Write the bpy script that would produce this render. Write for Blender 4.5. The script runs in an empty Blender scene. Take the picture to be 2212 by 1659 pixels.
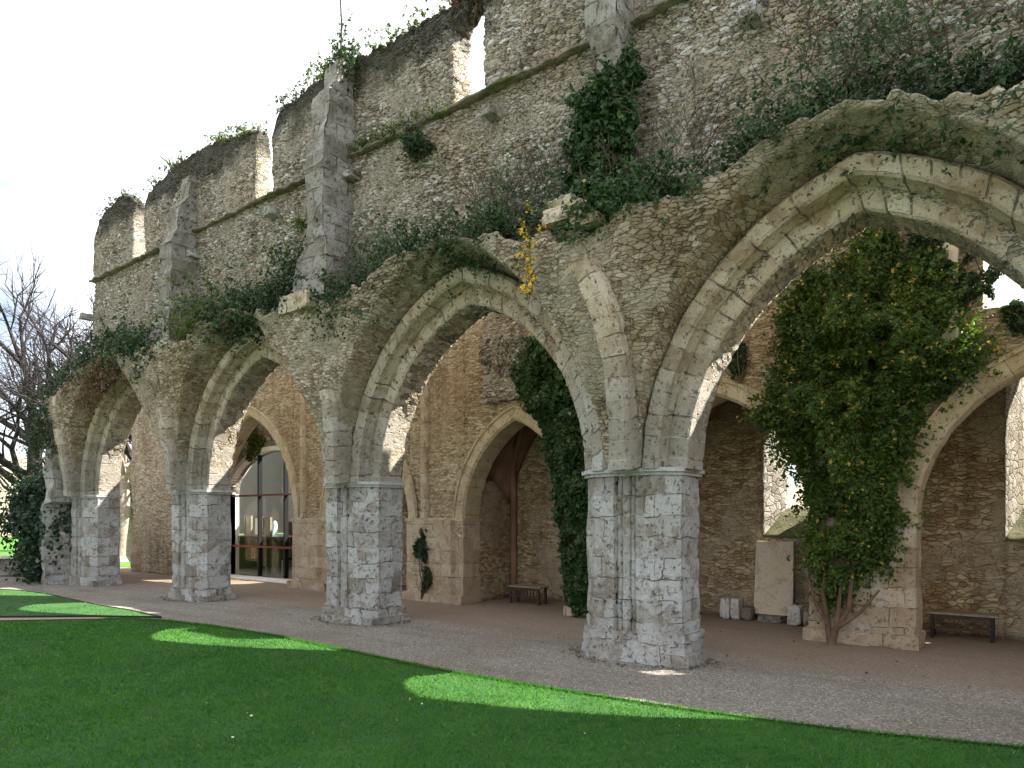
import bpy, math, random
import numpy as np
random.seed(7)
R = math.radians
scene = bpy.context.scene
C = scene.collection

# ---------------------------------------------------------------- camera
# world: X along the ruined wall (left is negative), Y behind the wall, Z up
cam_d = bpy.data.cameras.new("camera")
cam = bpy.data.objects.new("camera", cam_d)
C.objects.link(cam)
cam_d.sensor_width = 36.0
cam_d.lens = 1500.0 / 2212.0 * 36.0
cam_d.shift_y = (1120 - 829.5) / 2212.0
cam_d.clip_end = 3000
cam.location = (0, -8.95, 2.0)
cam.rotation_euler = (R(90), 0, math.atan2(1500, 1977))
scene.camera = cam

# ---------------------------------------------------------------- sky, sun, exposure
SUN_DIR = np.array([0.68, 0.72, 1.0]); SUN_DIR /= np.linalg.norm(SUN_DIR)   # towards the sun
elev = math.asin(SUN_DIR[2]); azim = math.atan2(SUN_DIR[0], SUN_DIR[1])
world = bpy.data.worlds.new("World"); scene.world = world; world.use_nodes = True
wn = world.node_tree; wn.nodes.clear()
sky = wn.nodes.new('ShaderNodeTexSky'); sky.sky_type = 'NISHITA'; sky.sun_disc = False
sky.sun_elevation = elev; sky.sun_rotation = azim; sky.altitude = 100; sky.dust_density = 1.5
wtc = wn.nodes.new('ShaderNodeTexCoord')
wmap = wn.nodes.new('ShaderNodeMapping'); wmap.inputs['Scale'].default_value = (1.0, 1.0, 2.2)
wno = wn.nodes.new('ShaderNodeTexNoise'); wno.inputs['Scale'].default_value = 1.7; wno.inputs['Detail'].default_value = 6
wr = wn.nodes.new('ShaderNodeValToRGB'); wr.color_ramp.elements[0].position = .36; wr.color_ramp.elements[1].position = .50
wmix = wn.nodes.new('ShaderNodeMixRGB'); wmix.inputs[2].default_value = (8.0, 8.1, 8.4, 1)
wbg = wn.nodes.new('ShaderNodeBackground'); wbg.inputs[1].default_value = 0.05
wo = wn.nodes.new('ShaderNodeOutputWorld')
wn.links.new(wtc.outputs['Generated'], wmap.inputs[0]); wn.links.new(wmap.outputs[0], wno.inputs[0])
wsep = wn.nodes.new('ShaderNodeSeparateXYZ'); wn.links.new(wtc.outputs['Generated'], wsep.inputs[0])
wadd = wn.nodes.new('ShaderNodeMath'); wadd.operation = 'MULTIPLY_ADD'; wadd.inputs[1].default_value = .38; wn.links.new(wsep.outputs[2], wadd.inputs[0]); wn.links.new(wno.outputs[0], wadd.inputs[2])
wsub = wn.nodes.new('ShaderNodeMath'); wsub.operation = 'SUBTRACT'; wsub.inputs[1].default_value = .15; wn.links.new(wadd.outputs[0], wsub.inputs[0])
wn.links.new(wsub.outputs[0], wr.inputs[0]); wn.links.new(wr.outputs[0], wmix.inputs[0])
wn.links.new(sky.outputs[0], wmix.inputs[1]); wn.links.new(wmix.outputs[0], wbg.inputs[0])
wn.links.new(wbg.outputs[0], wo.inputs[0])
sun_d = bpy.data.lights.new("sun", 'SUN'); sun_d.energy = 5.0; sun_d.angle = R(0.5); sun_d.color = (1.0, .93, .82)
sun = bpy.data.objects.new("sun", sun_d); C.objects.link(sun)
sun.rotation_euler = (R(90) - elev, 0, -azim + math.pi)
# a sun lamp shines along its -Z: tilt so that +Z points at the sun
from mathutils import Vector
sun.rotation_euler = Vector(SUN_DIR).to_track_quat('Z', 'Y').to_euler()
scene.view_settings.view_transform = 'Standard'
scene.view_settings.look = 'None'
scene.view_settings.exposure = 2.2
scene.view_settings.gamma = 1.0
scene.cycles.max_bounces = 6
scene.cycles.diffuse_bounces = 4
scene.cycles.transparent_max_bounces = 8

# ---------------------------------------------------------------- numpy noise
def _hash(i, j, k, s):
    n = (i * 374761393 + j * 668265263 + k * 2147483647 + s * 1274126177) & 0xffffffff
    n = ((n ^ (n >> 13)) * 1274126177) & 0xffffffff
    return ((n ^ (n >> 16)) & 0xffff) / 65535.0
def vnoise(p, scale=1.0, seed=0):
    q = np.asarray(p, float) * scale + 1000.0
    i = np.floor(q).astype(np.int64); f = q - i; f = f * f * (3 - 2 * f)
    out = 0
    for a in (0, 1):
        for b in (0, 1):
            for c in (0, 1):
                w = (f[..., 0] if a else 1 - f[..., 0]) * (f[..., 1] if b else 1 - f[..., 1]) * (f[..., 2] if c else 1 - f[..., 2])
                out = out + w * _hash(i[..., 0] + a, i[..., 1] + b, i[..., 2] + c, seed)
    return out * 2 - 1
def fbm(p, scale=1.0, seed=0, oct=3):
    s = 0; amp = 1
    for o in range(oct):
        s = s + amp * vnoise(p, scale * 2 ** o, seed + o); amp *= .5
    return s
def sstep(x, a, b):
    t = np.clip((x - a) / (b - a), 0, 1); return t * t * (3 - 2 * t)

# ---------------------------------------------------------------- objects
def props(o, label=None, cat=None, group=None, kind=None):
    if label: o['label'] = label
    if cat: o['category'] = cat
    if group: o['group'] = group
    if kind: o['kind'] = kind
    return o
def thing(name, label, cat, loc=(0, 0, 0), group=None):
    o = bpy.data.objects.new(name, None); C.objects.link(o); o.location = loc
    return props(o, label, cat, group)
def mesh_obj(name, V, F, mat, parent=None, attrs=None, smooth=True, world=True):
    """V (n,3); F either (m,4)/(m,3) int array or list of lists"""
    me = bpy.data.meshes.new(name)
    V = np.ascontiguousarray(V, dtype=np.float32)
    if isinstance(F, np.ndarray):
        k = F.shape[1]
        me.vertices.add(len(V)); me.vertices.foreach_set('co', V.ravel())
        me.loops.add(F.size); me.loops.foreach_set('vertex_index', F.ravel().astype(np.int32))
        me.polygons.add(len(F)); me.polygons.foreach_set('loop_start', np.arange(0, F.size, k, dtype=np.int32))
        me.polygons.foreach_set('loop_total', np.full(len(F), k, dtype=np.int32))
        me.update(calc_edges=True)
    else:
        me.from_pydata(V.tolist(), [], F)
    if attrs:
        for an, arr in attrs.items():
            at = me.attributes.new(an, 'FLOAT_VECTOR', 'POINT'); at.data.foreach_set('vector', np.ascontiguousarray(arr, dtype=np.float32).ravel())
    me.polygons.foreach_set('use_smooth', np.full(len(me.polygons), smooth, dtype=bool))
    me.validate()
    me.materials.append(mat)
    if smooth and mat.name.startswith(SHARP): me.set_sharp_from_angle(angle=R(38))
    o = bpy.data.objects.new(name, me); C.objects.link(o)
    if parent is not None:
        o.parent = parent
        if world:                      # mesh data is in world coordinates
            off = Vector((0, 0, 0)); p = parent
            while p is not None:
                off += p.location; p = p.parent
            o.location = -off
    return o

SHARP = ('voussoirs', 'pier_', 'impost', 'buttress', 'interior_ashlar', 'slab')
class MB:
    def __init__(s): s.V = []; s.F = []; s.A = []; s.n = 0
    def add(s, V, F, A=None):
        V = np.asarray(V, float).reshape(-1, 3)
        s.V.append(V); s.F += [[int(i) + s.n for i in f] for f in F]; s.n += len(V)
        s.A.append(np.zeros((len(V), 3)) if A is None else np.asarray(A, float))
    def box(s, x0, x1, y0, y1, z0, z1):
        v = [(x, y, z) for x in (x0, x1) for y in (y0, y1) for z in (z0, z1)]
        s.add(v, [(0, 1, 3, 2), (4, 6, 7, 5), (0, 4, 5, 1), (2, 3, 7, 6), (0, 2, 6, 4), (1, 5, 7, 3)], np.array(v))
    def tube(s, pts, rad, n=6, cap=True):
        pts = np.asarray(pts, float); rad = np.broadcast_to(rad, (len(pts),)).astype(float)
        V = []; 
        for i, p in enumerate(pts):
            d = pts[min(i + 1, len(pts) - 1)] - pts[max(i - 1, 0)]; d /= (np.linalg.norm(d) + 1e-9)
            a = np.cross(d, (0, 0, 1)) if abs(d[2]) < .9 else np.cross(d, (1, 0, 0)); a /= np.linalg.norm(a); b = np.cross(d, a)
            for k in range(n):
                t = 2 * math.pi * k / n
                V.append(p + rad[i] * (math.cos(t) * a + math.sin(t) * b))
        F = []
        for i in range(len(pts) - 1):
            for k in range(n):
                F.append((i * n + k, i * n + (k + 1) % n, (i + 1) * n + (k + 1) % n, (i + 1) * n + k))
        if cap:
            F.append(tuple(range(n))); F.append(tuple((len(pts) - 1) * n + k for k in range(n)))
        s.add(V, F)
    def build(s, name, mat, parent=None, smooth=False):
        return mesh_obj(name, np.concatenate(s.V), s.F, mat, parent, {'st': np.concatenate(s.A)}, smooth)

def block(nx, ny, nz, fn, us=None):
    """surface lattice of a box mapped by fn(u,v,w)->(xyz, st)"""
    u = np.linspace(0, 1, nx + 1) if us is None else us
    nx = len(u) - 1
    I = -np.ones((nx + 1, ny + 1, nz + 1), dtype=np.int64)
    surf = np.zeros(I.shape, bool)
    surf[[0, -1]] = True; surf[:, [0, -1]] = True; surf[:, :, [0, -1]] = True
    I[surf] = np.arange(surf.sum())
    a, b, c = np.nonzero(surf)
    P, st = fn(u[a], b / ny, c / nz)
    F = []
    def quads(A, flip):
        q = np.stack([A[:-1, :-1], A[1:, :-1], A[1:, 1:], A[:-1, 1:]], -1).reshape(-1, 4)
        F.append(q[:, ::-1] if flip else q)
    quads(I[0], True); quads(I[-1], False)
    quads(I[:, 0], False); quads(I[:, -1], True)
    quads(I[:, :, 0], True); quads(I[:, :, -1], False)
    return P, np.concatenate(F), st

def block_obj(name, nx, ny, nz, fn, mat, parent, us=None, smooth=True):
    P, F, st = block(nx, ny, nz, fn, us)
    # orient outward
    c = P.mean(0); f = P[F[: min(len(F), 4000)]]
    o = mesh_obj(name, P, F, mat, parent, {'st': st}, smooth)
    return o

def fix_normals(o):
    import bmesh
    bm = bmesh.new(); bm.from_mesh(o.data); bmesh.ops.recalc_face_normals(bm, faces=bm.faces); bm.to_mesh(o.data); bm.free()

# ---------------------------------------------------------------- materials
def new_mat(name):
    m = bpy.data.materials.new(name); m.use_nodes = True
    nt = m.node_tree; nt.nodes.clear()
    return m, nt
class NT:
    def __init__(s, name):
        s.m, s.t = new_mat(name)
        s.out = s.t.nodes.new('ShaderNodeOutputMaterial')
    def n(s, typ, **kw):
        nd = s.t.nodes.new(typ)
        for k, v in kw.items():
            if k.startswith('_'): setattr(nd, k[1:], v)
        return nd
    def link(s, a, b): s.t.links.new(a, b)
    def setin(s, nd, key, v):
        if hasattr(v, 'is_linked') or isinstance(v, bpy.types.NodeSocket): s.link(v, nd.inputs[key])
        else: nd.inputs[key].default_value = v
    def coord(s, which='Object'): return s.n('ShaderNodeTexCoord').outputs[which]
    def attr(s, name, out='Vector'):
        a = s.n('ShaderNodeAttribute'); a.attribute_name = name; return a.outputs[out]
    def mapping(s, v, scale=(1, 1, 1), loc=(0, 0, 0), rot=(0, 0, 0)):
        a = s.n('ShaderNodeMapping'); s.link(v, a.inputs[0]); a.inputs['Scale'].default_value = scale; a.inputs['Location'].default_value = loc; a.inputs['Rotation'].default_value = rot
        return a.outputs[0]
    def noise(s, v, scale, detail=3, rough=.55, out=0):
        a = s.n('ShaderNodeTexNoise'); s.link(v, a.inputs['Vector']); a.inputs['Scale'].default_value = scale; a.inputs['Detail'].default_value = detail; a.inputs['Roughness'].default_value = rough
        return a.outputs[out]
    def voro(s, v, scale, feature='F1', out='Distance', rnd=1.0):
        a = s.n('ShaderNodeTexVoronoi'); a.feature = feature; s.link(v, a.inputs['Vector']); a.inputs['Scale'].default_value = scale; a.inputs['Randomness'].default_value = rnd
        return a.outputs[out]
    def math(s, op, a, b=0.0, c=None, clamp=False):
        nd = s.n('ShaderNodeMath'); nd.operation = op; nd.use_clamp = clamp
        s.setin(nd, 0, a); s.setin(nd, 1, b)
        if c is not None: s.setin(nd, 2, c)
        return nd.outputs[0]
    def vmath(s, op, a, b=(0, 0, 0), scale=None):
        nd = s.n('ShaderNodeVectorMath'); nd.operation = op; s.setin(nd, 0, a)
        if op != 'SCALE': s.setin(nd, 1, b)
        if scale is not None: s.setin(nd, 'Scale', scale)
        return nd.outputs[0]
    def ss(s, x, a, b):
        nd = s.n('ShaderNodeMapRange'); nd.interpolation_type = 'SMOOTHSTEP'; s.setin(nd, 0, x); s.setin(nd, 1, a); s.setin(nd, 2, b); nd.inputs[3].default_value = 0; nd.inputs[4].default_value = 1
        return nd.outputs[0]
    def ramp(s, x, stops):
        nd = s.n('ShaderNodeValToRGB'); s.link(x, nd.inputs[0]); r = nd.color_ramp
        while len(r.elements) < len(stops): r.elements.new(.5)
        for e, (p, c) in zip(r.elements, stops): e.position = p; e.color = (*c, 1)
        return nd.outputs[0]
    def mix(s, f, a, b, mode='MIX'):
        nd = s.n('ShaderNodeMixRGB'); nd.blend_type = mode; s.setin(nd, 0, f)
        for k, v in ((1, a), (2, b)):
            if isinstance(v, tuple): nd.inputs[k].default_value = (*v, 1) if len(v) == 3 else v
            else: s.link(v, nd.inputs[k])
        return nd.outputs[0]
    def xyz(s, v):
        nd = s.n('ShaderNodeSeparateXYZ'); s.link(v, nd.inputs[0]); return nd.outputs
    def comb(s, x, y, z):
        nd = s.n('ShaderNodeCombineXYZ'); s.setin(nd, 0, x); s.setin(nd, 1, y); s.setin(nd, 2, z); return nd.outputs[0]
    def finish(s, col, rough=.9, height=None, hscale=.02, disp=False, spec=.25, bump_only_strength=1.0):
        p = s.n('ShaderNodeBsdfPrincipled'); s.setin(p, 'Base Color', col if not isinstance(col, tuple) else (*col, 1)); s.setin(p, 'Roughness', rough)
        p.inputs['Specular IOR Level'].default_value = spec
        s.link(p.outputs[0], s.out.inputs[0])
        if height is not None:
            if disp:
                d = s.n('ShaderNodeDisplacement'); s.link(height, d.inputs['Height']); d.inputs['Scale'].default_value = hscale; d.inputs['Midlevel'].default_value = .5
                s.link(d.outputs[0], s.out.inputs['Displacement']); s.m.displacement_method = 'BOTH'
            else:
                b = s.n('ShaderNodeBump'); s.link(height, b.inputs['Height']); b.inputs['Distance'].default_value = hscale; b.inputs['Strength'].default_value = bump_only_strength
                s.link(b.outputs[0], p.inputs['Normal'])
        return p

def rubble(name, pal, mortar, scale=(7.6, 7.6, 23.0), hs=.05, moss=None, moss_z=None, stain=(.30, .22, .11), stain_amt=.35, fine=1.0, disp=True, lichen=.12, mw=.05, render=0.0):
    t = NT(name); P = t.coord()
    warp = t.noise(P, 1.6, 2, out=1)
    w2 = t.vmath('SCALE', t.vmath('SUBTRACT', warp, (.5, .5, .5)), scale=.35)
    w3 = t.vmath('SCALE', t.vmath('SUBTRACT', t.noise(P, 7.0, 3, out=1), (.5, .5, .5)), scale=.13)
    wz = t.vmath('MULTIPLY', t.vmath('ADD', w2, w3), (1.0, 1.0, .36))
    Q = t.mapping(t.vmath('ADD', P, wz), scale)
    edge = t.voro(Q, 1.0, 'DISTANCE_TO_EDGE'); cell = t.xyz(t.voro(Q, 1.0, 'F1', 'Color'))
    Q2 = t.mapping(Q, (2.1, 2.1, 1.7), (3, 1, 7))
    edge2 = t.voro(Q2, 1.0, 'DISTANCE_TO_EDGE'); cell2 = t.xyz(t.voro(Q2, 1.0, 'F1', 'Color'))
    sel = t.ss(t.noise(P, .9, 3), .54, .60)                       # patches of small stones among bigger ones
    e = t.math('ADD', t.math('MULTIPLY', edge, t.math('SUBTRACT', 1.0, sel)), t.math('MULTIPLY', edge2, sel))
    c0 = t.math('ADD', t.math('MULTIPLY', cell[0], t.math('SUBTRACT', 1.0, sel)), t.math('MULTIPLY', cell2[0], sel))
    c1 = t.math('ADD', t.math('MULTIPLY', cell[1], t.math('SUBTRACT', 1.0, sel)), t.math('MULTIPLY', cell2[1], sel))
    nf = t.noise(P, 28.0 * fine, 5, .7)
    e = t.math('ADD', e, t.math('MULTIPLY', t.math('SUBTRACT', nf, .5), .10))
    body = t.ss(e, -.01, .11)
    col = t.ramp(c0, pal)
    big = t.noise(P, .55, 4)
    col = t.mix(t.math('MULTIPLY', t.ss(big, .46, .68), stain_amt), col, stain)
    col = t.mix(.5, col, t.ramp(nf, [(.3, (.70, .67, .63)), (.5, (1, 1, 1)), (.68, (1.28, 1.28, 1.26))]), 'MULTIPLY')
    if lichen: col = t.mix(t.math('MULTIPLY', t.ss(t.noise(P, 3.3, 5, .7), .56, .7), lichen), col, (.42, .45, .47))
    streak = t.noise(t.mapping(P, (1.3, 1.3, .22)), 1.5, 5, .65)
    col = t.mix(t.math('MULTIPLY', t.ss(streak, .48, .66), .55), col, t.mix(1.0, col, (.48, .45, .40), 'MULTIPLY'))
    col = t.mix(t.ss(e, -.03, mw), mortar, col)
    if render:                                                     # remains of old mortar render over the stones
        rm = t.math('MULTIPLY', t.ss(t.math('ADD', t.noise(P, .9, 5, .62), t.math('MULTIPLY', t.math('SUBTRACT', nf, .5), .12)), .47, .53), render)
        crack = t.ss(t.voro(t.mapping(t.vmath('ADD', P, w3), (2.4, 2.4, 4.2)), 1.0, 'DISTANCE_TO_EDGE'), .0, .035)
        rc_ = t.mix(crack, (.10, .085, .065), t.ramp(t.noise(P, 5, 5, .7), [(.3, (.24, .205, .15)), (.5, (.35, .315, .25)), (.7, (.43, .40, .34))]))
        col = t.mix(rm, col, rc_); body = t.math('ADD', t.math('MULTIPLY', body, t.math('SUBTRACT', 1.0, rm)), t.math('MULTIPLY', rm, t.math('ADD', .55, t.math('MULTIPLY', crack, .3))))
        c1 = t.math('MULTIPLY', c1, t.math('SUBTRACT', 1.0, rm))
    if moss_z is not None:
        z = t.xyz(P)[2]
        mz = t.math('ADD', z, t.math('MULTIPLY', t.noise(P, 1.3, 5, .65), 1.8))
        col = t.mix(t.math('MULTIPLY', t.ss(mz, moss_z, moss_z + .55), .85), col, (.028, .030, .022))
    if moss:
        col = t.mix(t.math('MULTIPLY', t.ss(t.noise(P, 2.1, 5, .7), .60, .68), moss), col, (.045, .06, .02))
    h = t.math('ADD', t.math('MULTIPLY', body, .62), t.math('MULTIPLY', c1, .25))
    h = t.math('ADD', h, t.math('MULTIPLY', nf, .28))
    t.finish(col, .92, h, hs, disp)
    return t.m

def ashlar(name, pal, bw=.52, rh=.31, mortar=(.10, .088, .07), stain=(.23, .18, .12), stain_amt=.5, pits=.7, use_st=True, hs=.02, disp=False, joint=.010, blotch=.4, warpamt=.05, low=0.0):
    t = NT(name); P = t.coord()
    st = t.attr('st') if use_st else P
    if not use_st:
        x = t.xyz(P); st = t.comb(t.math('ADD', x[0], x[1]), x[2], 0.0)
    w = t.vmath('SCALE', t.vmath('SUBTRACT', t.noise(P, 2.5, 3, out=1), (.5, .5, .5)), scale=warpamt)
    br = t.n('ShaderNodeTexBrick'); t.link(t.vmath('ADD', st, w), br.inputs['Vector'])
    br.inputs['Scale'].default_value = 1; br.inputs['Brick Width'].default_value = bw; br.inputs['Row Height'].default_value = rh
    br.inputs['Mortar Size'].default_value = joint; br.inputs['Mortar Smooth'].default_value = .6
    br.inputs['Color1'].default_value = (0, 0, 0, 1); br.inputs['Color2'].default_value = (1, 1, 1, 1); br.inputs['Mortar'].default_value = (.5, .5, .5, 1)
    mort = br.outputs['Fac']
    n1 = t.noise(P, 1.3, 4, .6); n2 = t.noise(P, 9.0, 6, .72); n3 = t.noise(P, 45.0, 4, .7); nb = t.noise(P, 3.6, 4, .6)
    rc = t.xyz(br.outputs['Color'])[0]
    base = t.ramp(t.math('ADD', t.math('MULTIPLY', rc, .45), t.math('MULTIPLY', n1, .6)), pal)
    col = t.mix(t.math('MULTIPLY', t.ss(nb, .50, .63), stain_amt), base, stain)
    col = t.mix(t.math('MULTIPLY', t.ss(t.noise(P, 2.4, 5, .7), .54, .62), blotch), col, (.50, .50, .48))
    if low:
        zz = t.math('ADD', t.xyz(P)[2], t.math('MULTIPLY', t.noise(P, 1.1, 4, .6), 1.6))
        col = t.mix(t.math('MULTIPLY', t.math('SUBTRACT', 1.0, t.ss(zz, 3.9, 5.6)), low), col, t.ramp(t.math('ADD', t.math('MULTIPLY', rc, .35), t.math('MULTIPLY', nb, .65)), PALE))
    pit = t.ss(n2, .60 , .66)
    pit = t.math('MULTIPLY', pit, t.ss(n1, .30, .5))
    pit2 = t.ss(t.noise(P, 17.0, 4, .65), .60, .66)
    pitt = t.math('MAXIMUM', pit, pit2)
    col = t.mix(t.math('MULTIPLY', pitt, pits), col, (.11, .10, .085))
    col = t.mix(.55, col, t.ramp(n3, [(.3, (.62, .61, .6)), (.5, (1, 1, 1)), (.7, (1.35, 1.35, 1.35))]), 'MULTIPLY')
    jm = t.math('MULTIPLY', mort, t.ss(t.noise(P, 3.1, 3), .42, .60))
    col = t.mix(t.math('MULTIPLY', jm, .85), col, mortar)
    h = t.math('SUBTRACT', t.math('ADD', t.math('MULTIPLY', n2, .6), t.math('MULTIPLY', n3, .35)), t.math('MULTIPLY', pitt, .75))
    h = t.math('SUBTRACT', h, t.math('MULTIPLY', jm, .6))
    h = t.math('ADD', h, t.math('MULTIPLY', rc, .18))
    t.finish(col, .88, h, hs, disp)
    return t.m

GREYS = [(.0, (.15, .125, .09)), (.25, (.31, .275, .22)), (.5, (.42, .39, .34)), (.70, (.20, .17, .125)), (.86, (.38, .37, .36)), (1.0, (.60, .60, .60))]
M = {}
M['rubble_up'] = rubble('rubble_upper', GREYS, (.022, .019, .016), hs=.08, render=.35, moss_z=10.95)
M['rubble_web'] = rubble('rubble_web', [(.0, (.21, .165, .11)), (.4, (.34, .285, .205)), (.7, (.41, .355, .27)), (1, (.50, .465, .40))], (.06, .048, .032), scale=(7.5, 7.5, 20), hs=.05, stain=(.22, .16, .085), stain_amt=.45, moss=.25, render=.55)
M['rubble_in'] = rubble('rubble_interior', [(.0, (.21, .16, .10)), (.4, (.36, .295, .20)), (.7, (.46, .395, .29)), (1, (.54, .48, .38))], (.12, .09, .055), hs=.035, stain=(.30, .19, .11), stain_amt=.5, lichen=.1)
M['rubble_dark'] = rubble('rubble_chapel', [(.0, (.22, .155, .085)), (.35, (.33, .25, .15)), (.7, (.44, .35, .225)), (1, (.52, .44, .31))], (.13, .08, .045), scale=(7, 7, 15), hs=.03, render=.5, stain=(.24, .15, .07), stain_amt=.5, disp=False, lichen=.08)
PALE = [(.10, (.10, .09, .07)), (.26, (.19, .175, .15)), (.40, (.29, .285, .27)), (.6, (.36, .365, .36)), (.85, (.43, .44, .45))]
M['pier'] = ashlar('pier_ashlar', PALE, bw=.58, rh=.29, hs=.045, disp=True, warpamt=.16, pits=.85, joint=.010, stain=(.17, .125, .08), stain_amt=.6, blotch=.3)
M['buttress'] = ashlar('buttress_ashlar', [(.12, (.11, .098, .08)), (.4, (.23, .218, .195)), (.8, (.32, .315, .30))], bw=.6, rh=.33, hs=.06, disp=True, stain=(.13, .12, .10), stain_amt=.6, pits=.8, joint=.018, blotch=.15, warpamt=.08)
M['ring'] = ashlar('voussoirs', [(.12, (.27, .205, .135)), (.4, (.42, .355, .26)), (.7, (.52, .46, .365)), (.9, (.57, .53, .47))], bw=.27, rh=5.0, hs=.04, disp=True, low=.75, stain=(.22, .14, .07), stain_amt=.55, pits=.8, joint=.016, blotch=.2)
M['ring_in'] = ashlar('voussoirs_inner', [(.15, (.34, .28, .19)), (.5, (.46, .39, .28)), (.9, (.54, .48, .37))], bw=.22, rh=5.0, hs=.015, stain=(.38, .25, .12), stain_amt=.4, pits=.35, joint=.007, blotch=.1)
M['pier_in'] = ashlar('interior_ashlar', [(.15, (.30, .23, .16)), (.5, (.42, .34, .25)), (.9, (.50, .44, .36))], hs=.025, disp=True, stain=(.28, .18, .1), stain_amt=.5, pits=.5)
M['impost'] = ashlar('impost_stone', [(.1, (.32, .32, .32)), (.5, (.38, .39, .40)), (.9, (.44, .45, .47))], bw=.7, rh=5, hs=.012, stain_amt=.15, pits=.35)
M['slab'] = ashlar('slab_stone', [(.1, (.46, .38, .29)), (.5, (.55, .47, .37)), (.9, (.6, .53, .44))], bw=9, rh=9, hs=.006, stain=(.3, .22, .15), stain_amt=.4, pits=.15)
M['block'] = ashlar('carved_block', [(.1, (.36, .36, .35)), (.5, (.48, .48, .47)), (.9, (.6, .6, .58))], bw=.3, rh=.22, hs=.02, pits=.5)
M['darkblock'] = ashlar('dark_block', [(.1, (.07, .065, .06)), (.5, (.12, .11, .10)), (.9, (.18, .17, .15))], bw=.3, rh=.22, hs=.02, pits=.5)

def plain(name, col, rough=.6, metal=0, var=.15, scale=8, bump=.003):
    t = NT(name); P = t.coord()
    n = t.noise(P, scale, 4, .6)
    c = t.mix(1.0, (*col,), t.ramp(n, [(.3, (1 - var,) * 3), (.7, (1 + var,) * 3)]), 'MULTIPLY')
    p = t.finish(c, rough, t.noise(P, scale * 6, 3), bump)
    p.inputs['Metallic'].default_value = metal
    return t.m
M['plaster'] = plain('pale_plaster', (.62, .58, .50), .9, var=.12, scale=3, bump=.004)
M['whitewall'] = plain('white_surround', (.72, .70, .66), .9, var=.08, scale=3)
M['black_metal'] = plain('black_metal', (.02, .02, .022), .45, .3)
M['red_metal'] = plain('dark_red_frame', (.16, .05, .045), .4, .2)
M['wood'] = plain('grey_bench_wood', (.22, .19, .15), .8, var=.3, scale=14)
M['darkwood'] = plain('dark_bench_wood', (.05, .042, .035), .8, var=.3, scale=14)
M['bark'] = plain('bark', (.034, .030, .031), .95, var=.4, scale=9, bump=.03)
M['bark_pale'] = plain('pale_bark', (.34, .29, .24), .95, var=.35, scale=7, bump=.03)
M['twig'] = plain('twig', (.07, .055, .045), .9, var=.3)
M['ivystem'] = plain('ivy_stem', (.12, .075, .05), .9, var=.3)
M['green_room'] = plain('green_room_wall', (.12, .17, .055), .8, var=.15, scale=2)
M['grey_room'] = plain('grey_room_wall', (.26, .265, .25), .8, var=.08, scale=2)
M['terracotta'] = plain('brick_orange', (.45, .2, .1), .85, var=.3)
M['white'] = plain('white_stone', (.75, .77, .75), .7, var=.06)
M['bluewhite'] = plain('pale_blue_stone', (.5, .68, .68), .7, var=.06)

def leafmat(name, c1, c2, c3=None, c3f=0.0, trans=.25, rough=.45, spec=.35):
    t = NT(name); a = t.xyz(t.attr('rnd'))
    col = t.mix(a[0], c1, c2)
    if c3 is not None: col = t.mix(t.math('GREATER_THAN', a[1], 1.0 - c3f), col, c3)
    p = t.n('ShaderNodeBsdfPrincipled'); t.link(col, p.inputs['Base Color']); p.inputs['Roughness'].default_value = rough; p.inputs['Specular IOR Level'].default_value = spec
    tr = t.n('ShaderNodeBsdfTranslucent'); t.link(t.mix(1.0, col, (1.3, 1.5, .7), 'MULTIPLY'), tr.inputs[0])
    mx = t.n('ShaderNodeMixShader'); mx.inputs[0].default_value = trans; t.link(p.outputs[0], mx.inputs[1]); t.link(tr.outputs[0], mx.inputs[2])
    t.link(mx.outputs[0], t.out.inputs[0])
    return t.m
M['ivy'] = leafmat('ivy_leaves', (.010, .034, .012), (.045, .10, .026), (.22, .25, .10), .008)
M['ivy_gold'] = leafmat('ivy_leaves_gold', (.014, .045, .009), (.095, .16, .022), (.48, .34, .06), .045, trans=.35)
M['shrub'] = leafmat('shrub_leaves', (.010, .030, .014), (.045, .09, .028))
M['shrub_pale'] = leafmat('pale_shrub_leaves', (.05, .085, .05), (.12, .16, .09), trans=.3)
M['moss'] = leafmat('moss_tufts', (.04, .07, .01), (.12, .16, .03), trans=.3)
M['yellow'] = leafmat('yellow_flowers', (.05, .10, .02), (.09, .13, .03), (.75, .45, .02), .55)
M['brown'] = leafmat('dry_leaves', (.12, .07, .04), (.2, .12, .07))
M['evergreen'] = leafmat('evergreen_leaves', (.010, .030, .018), (.03, .065, .03), (.30, .28, .2), .02)
M['grassblade'] = leafmat('grass_blades', (.016, .095, .022), (.080, .215, .030), (.16, .23, .04), .05, trans=.3, rough=.8, spec=.03)
M['litter'] = leafmat('dry_litter', (.07, .05, .03), (.17, .12, .07), (.03, .06, .015), .25)
M['daisy'] = leafmat('fallen_petals', (.5, .5, .45), (.7, .68, .6), (.4, .15, .05), .2)

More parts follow.
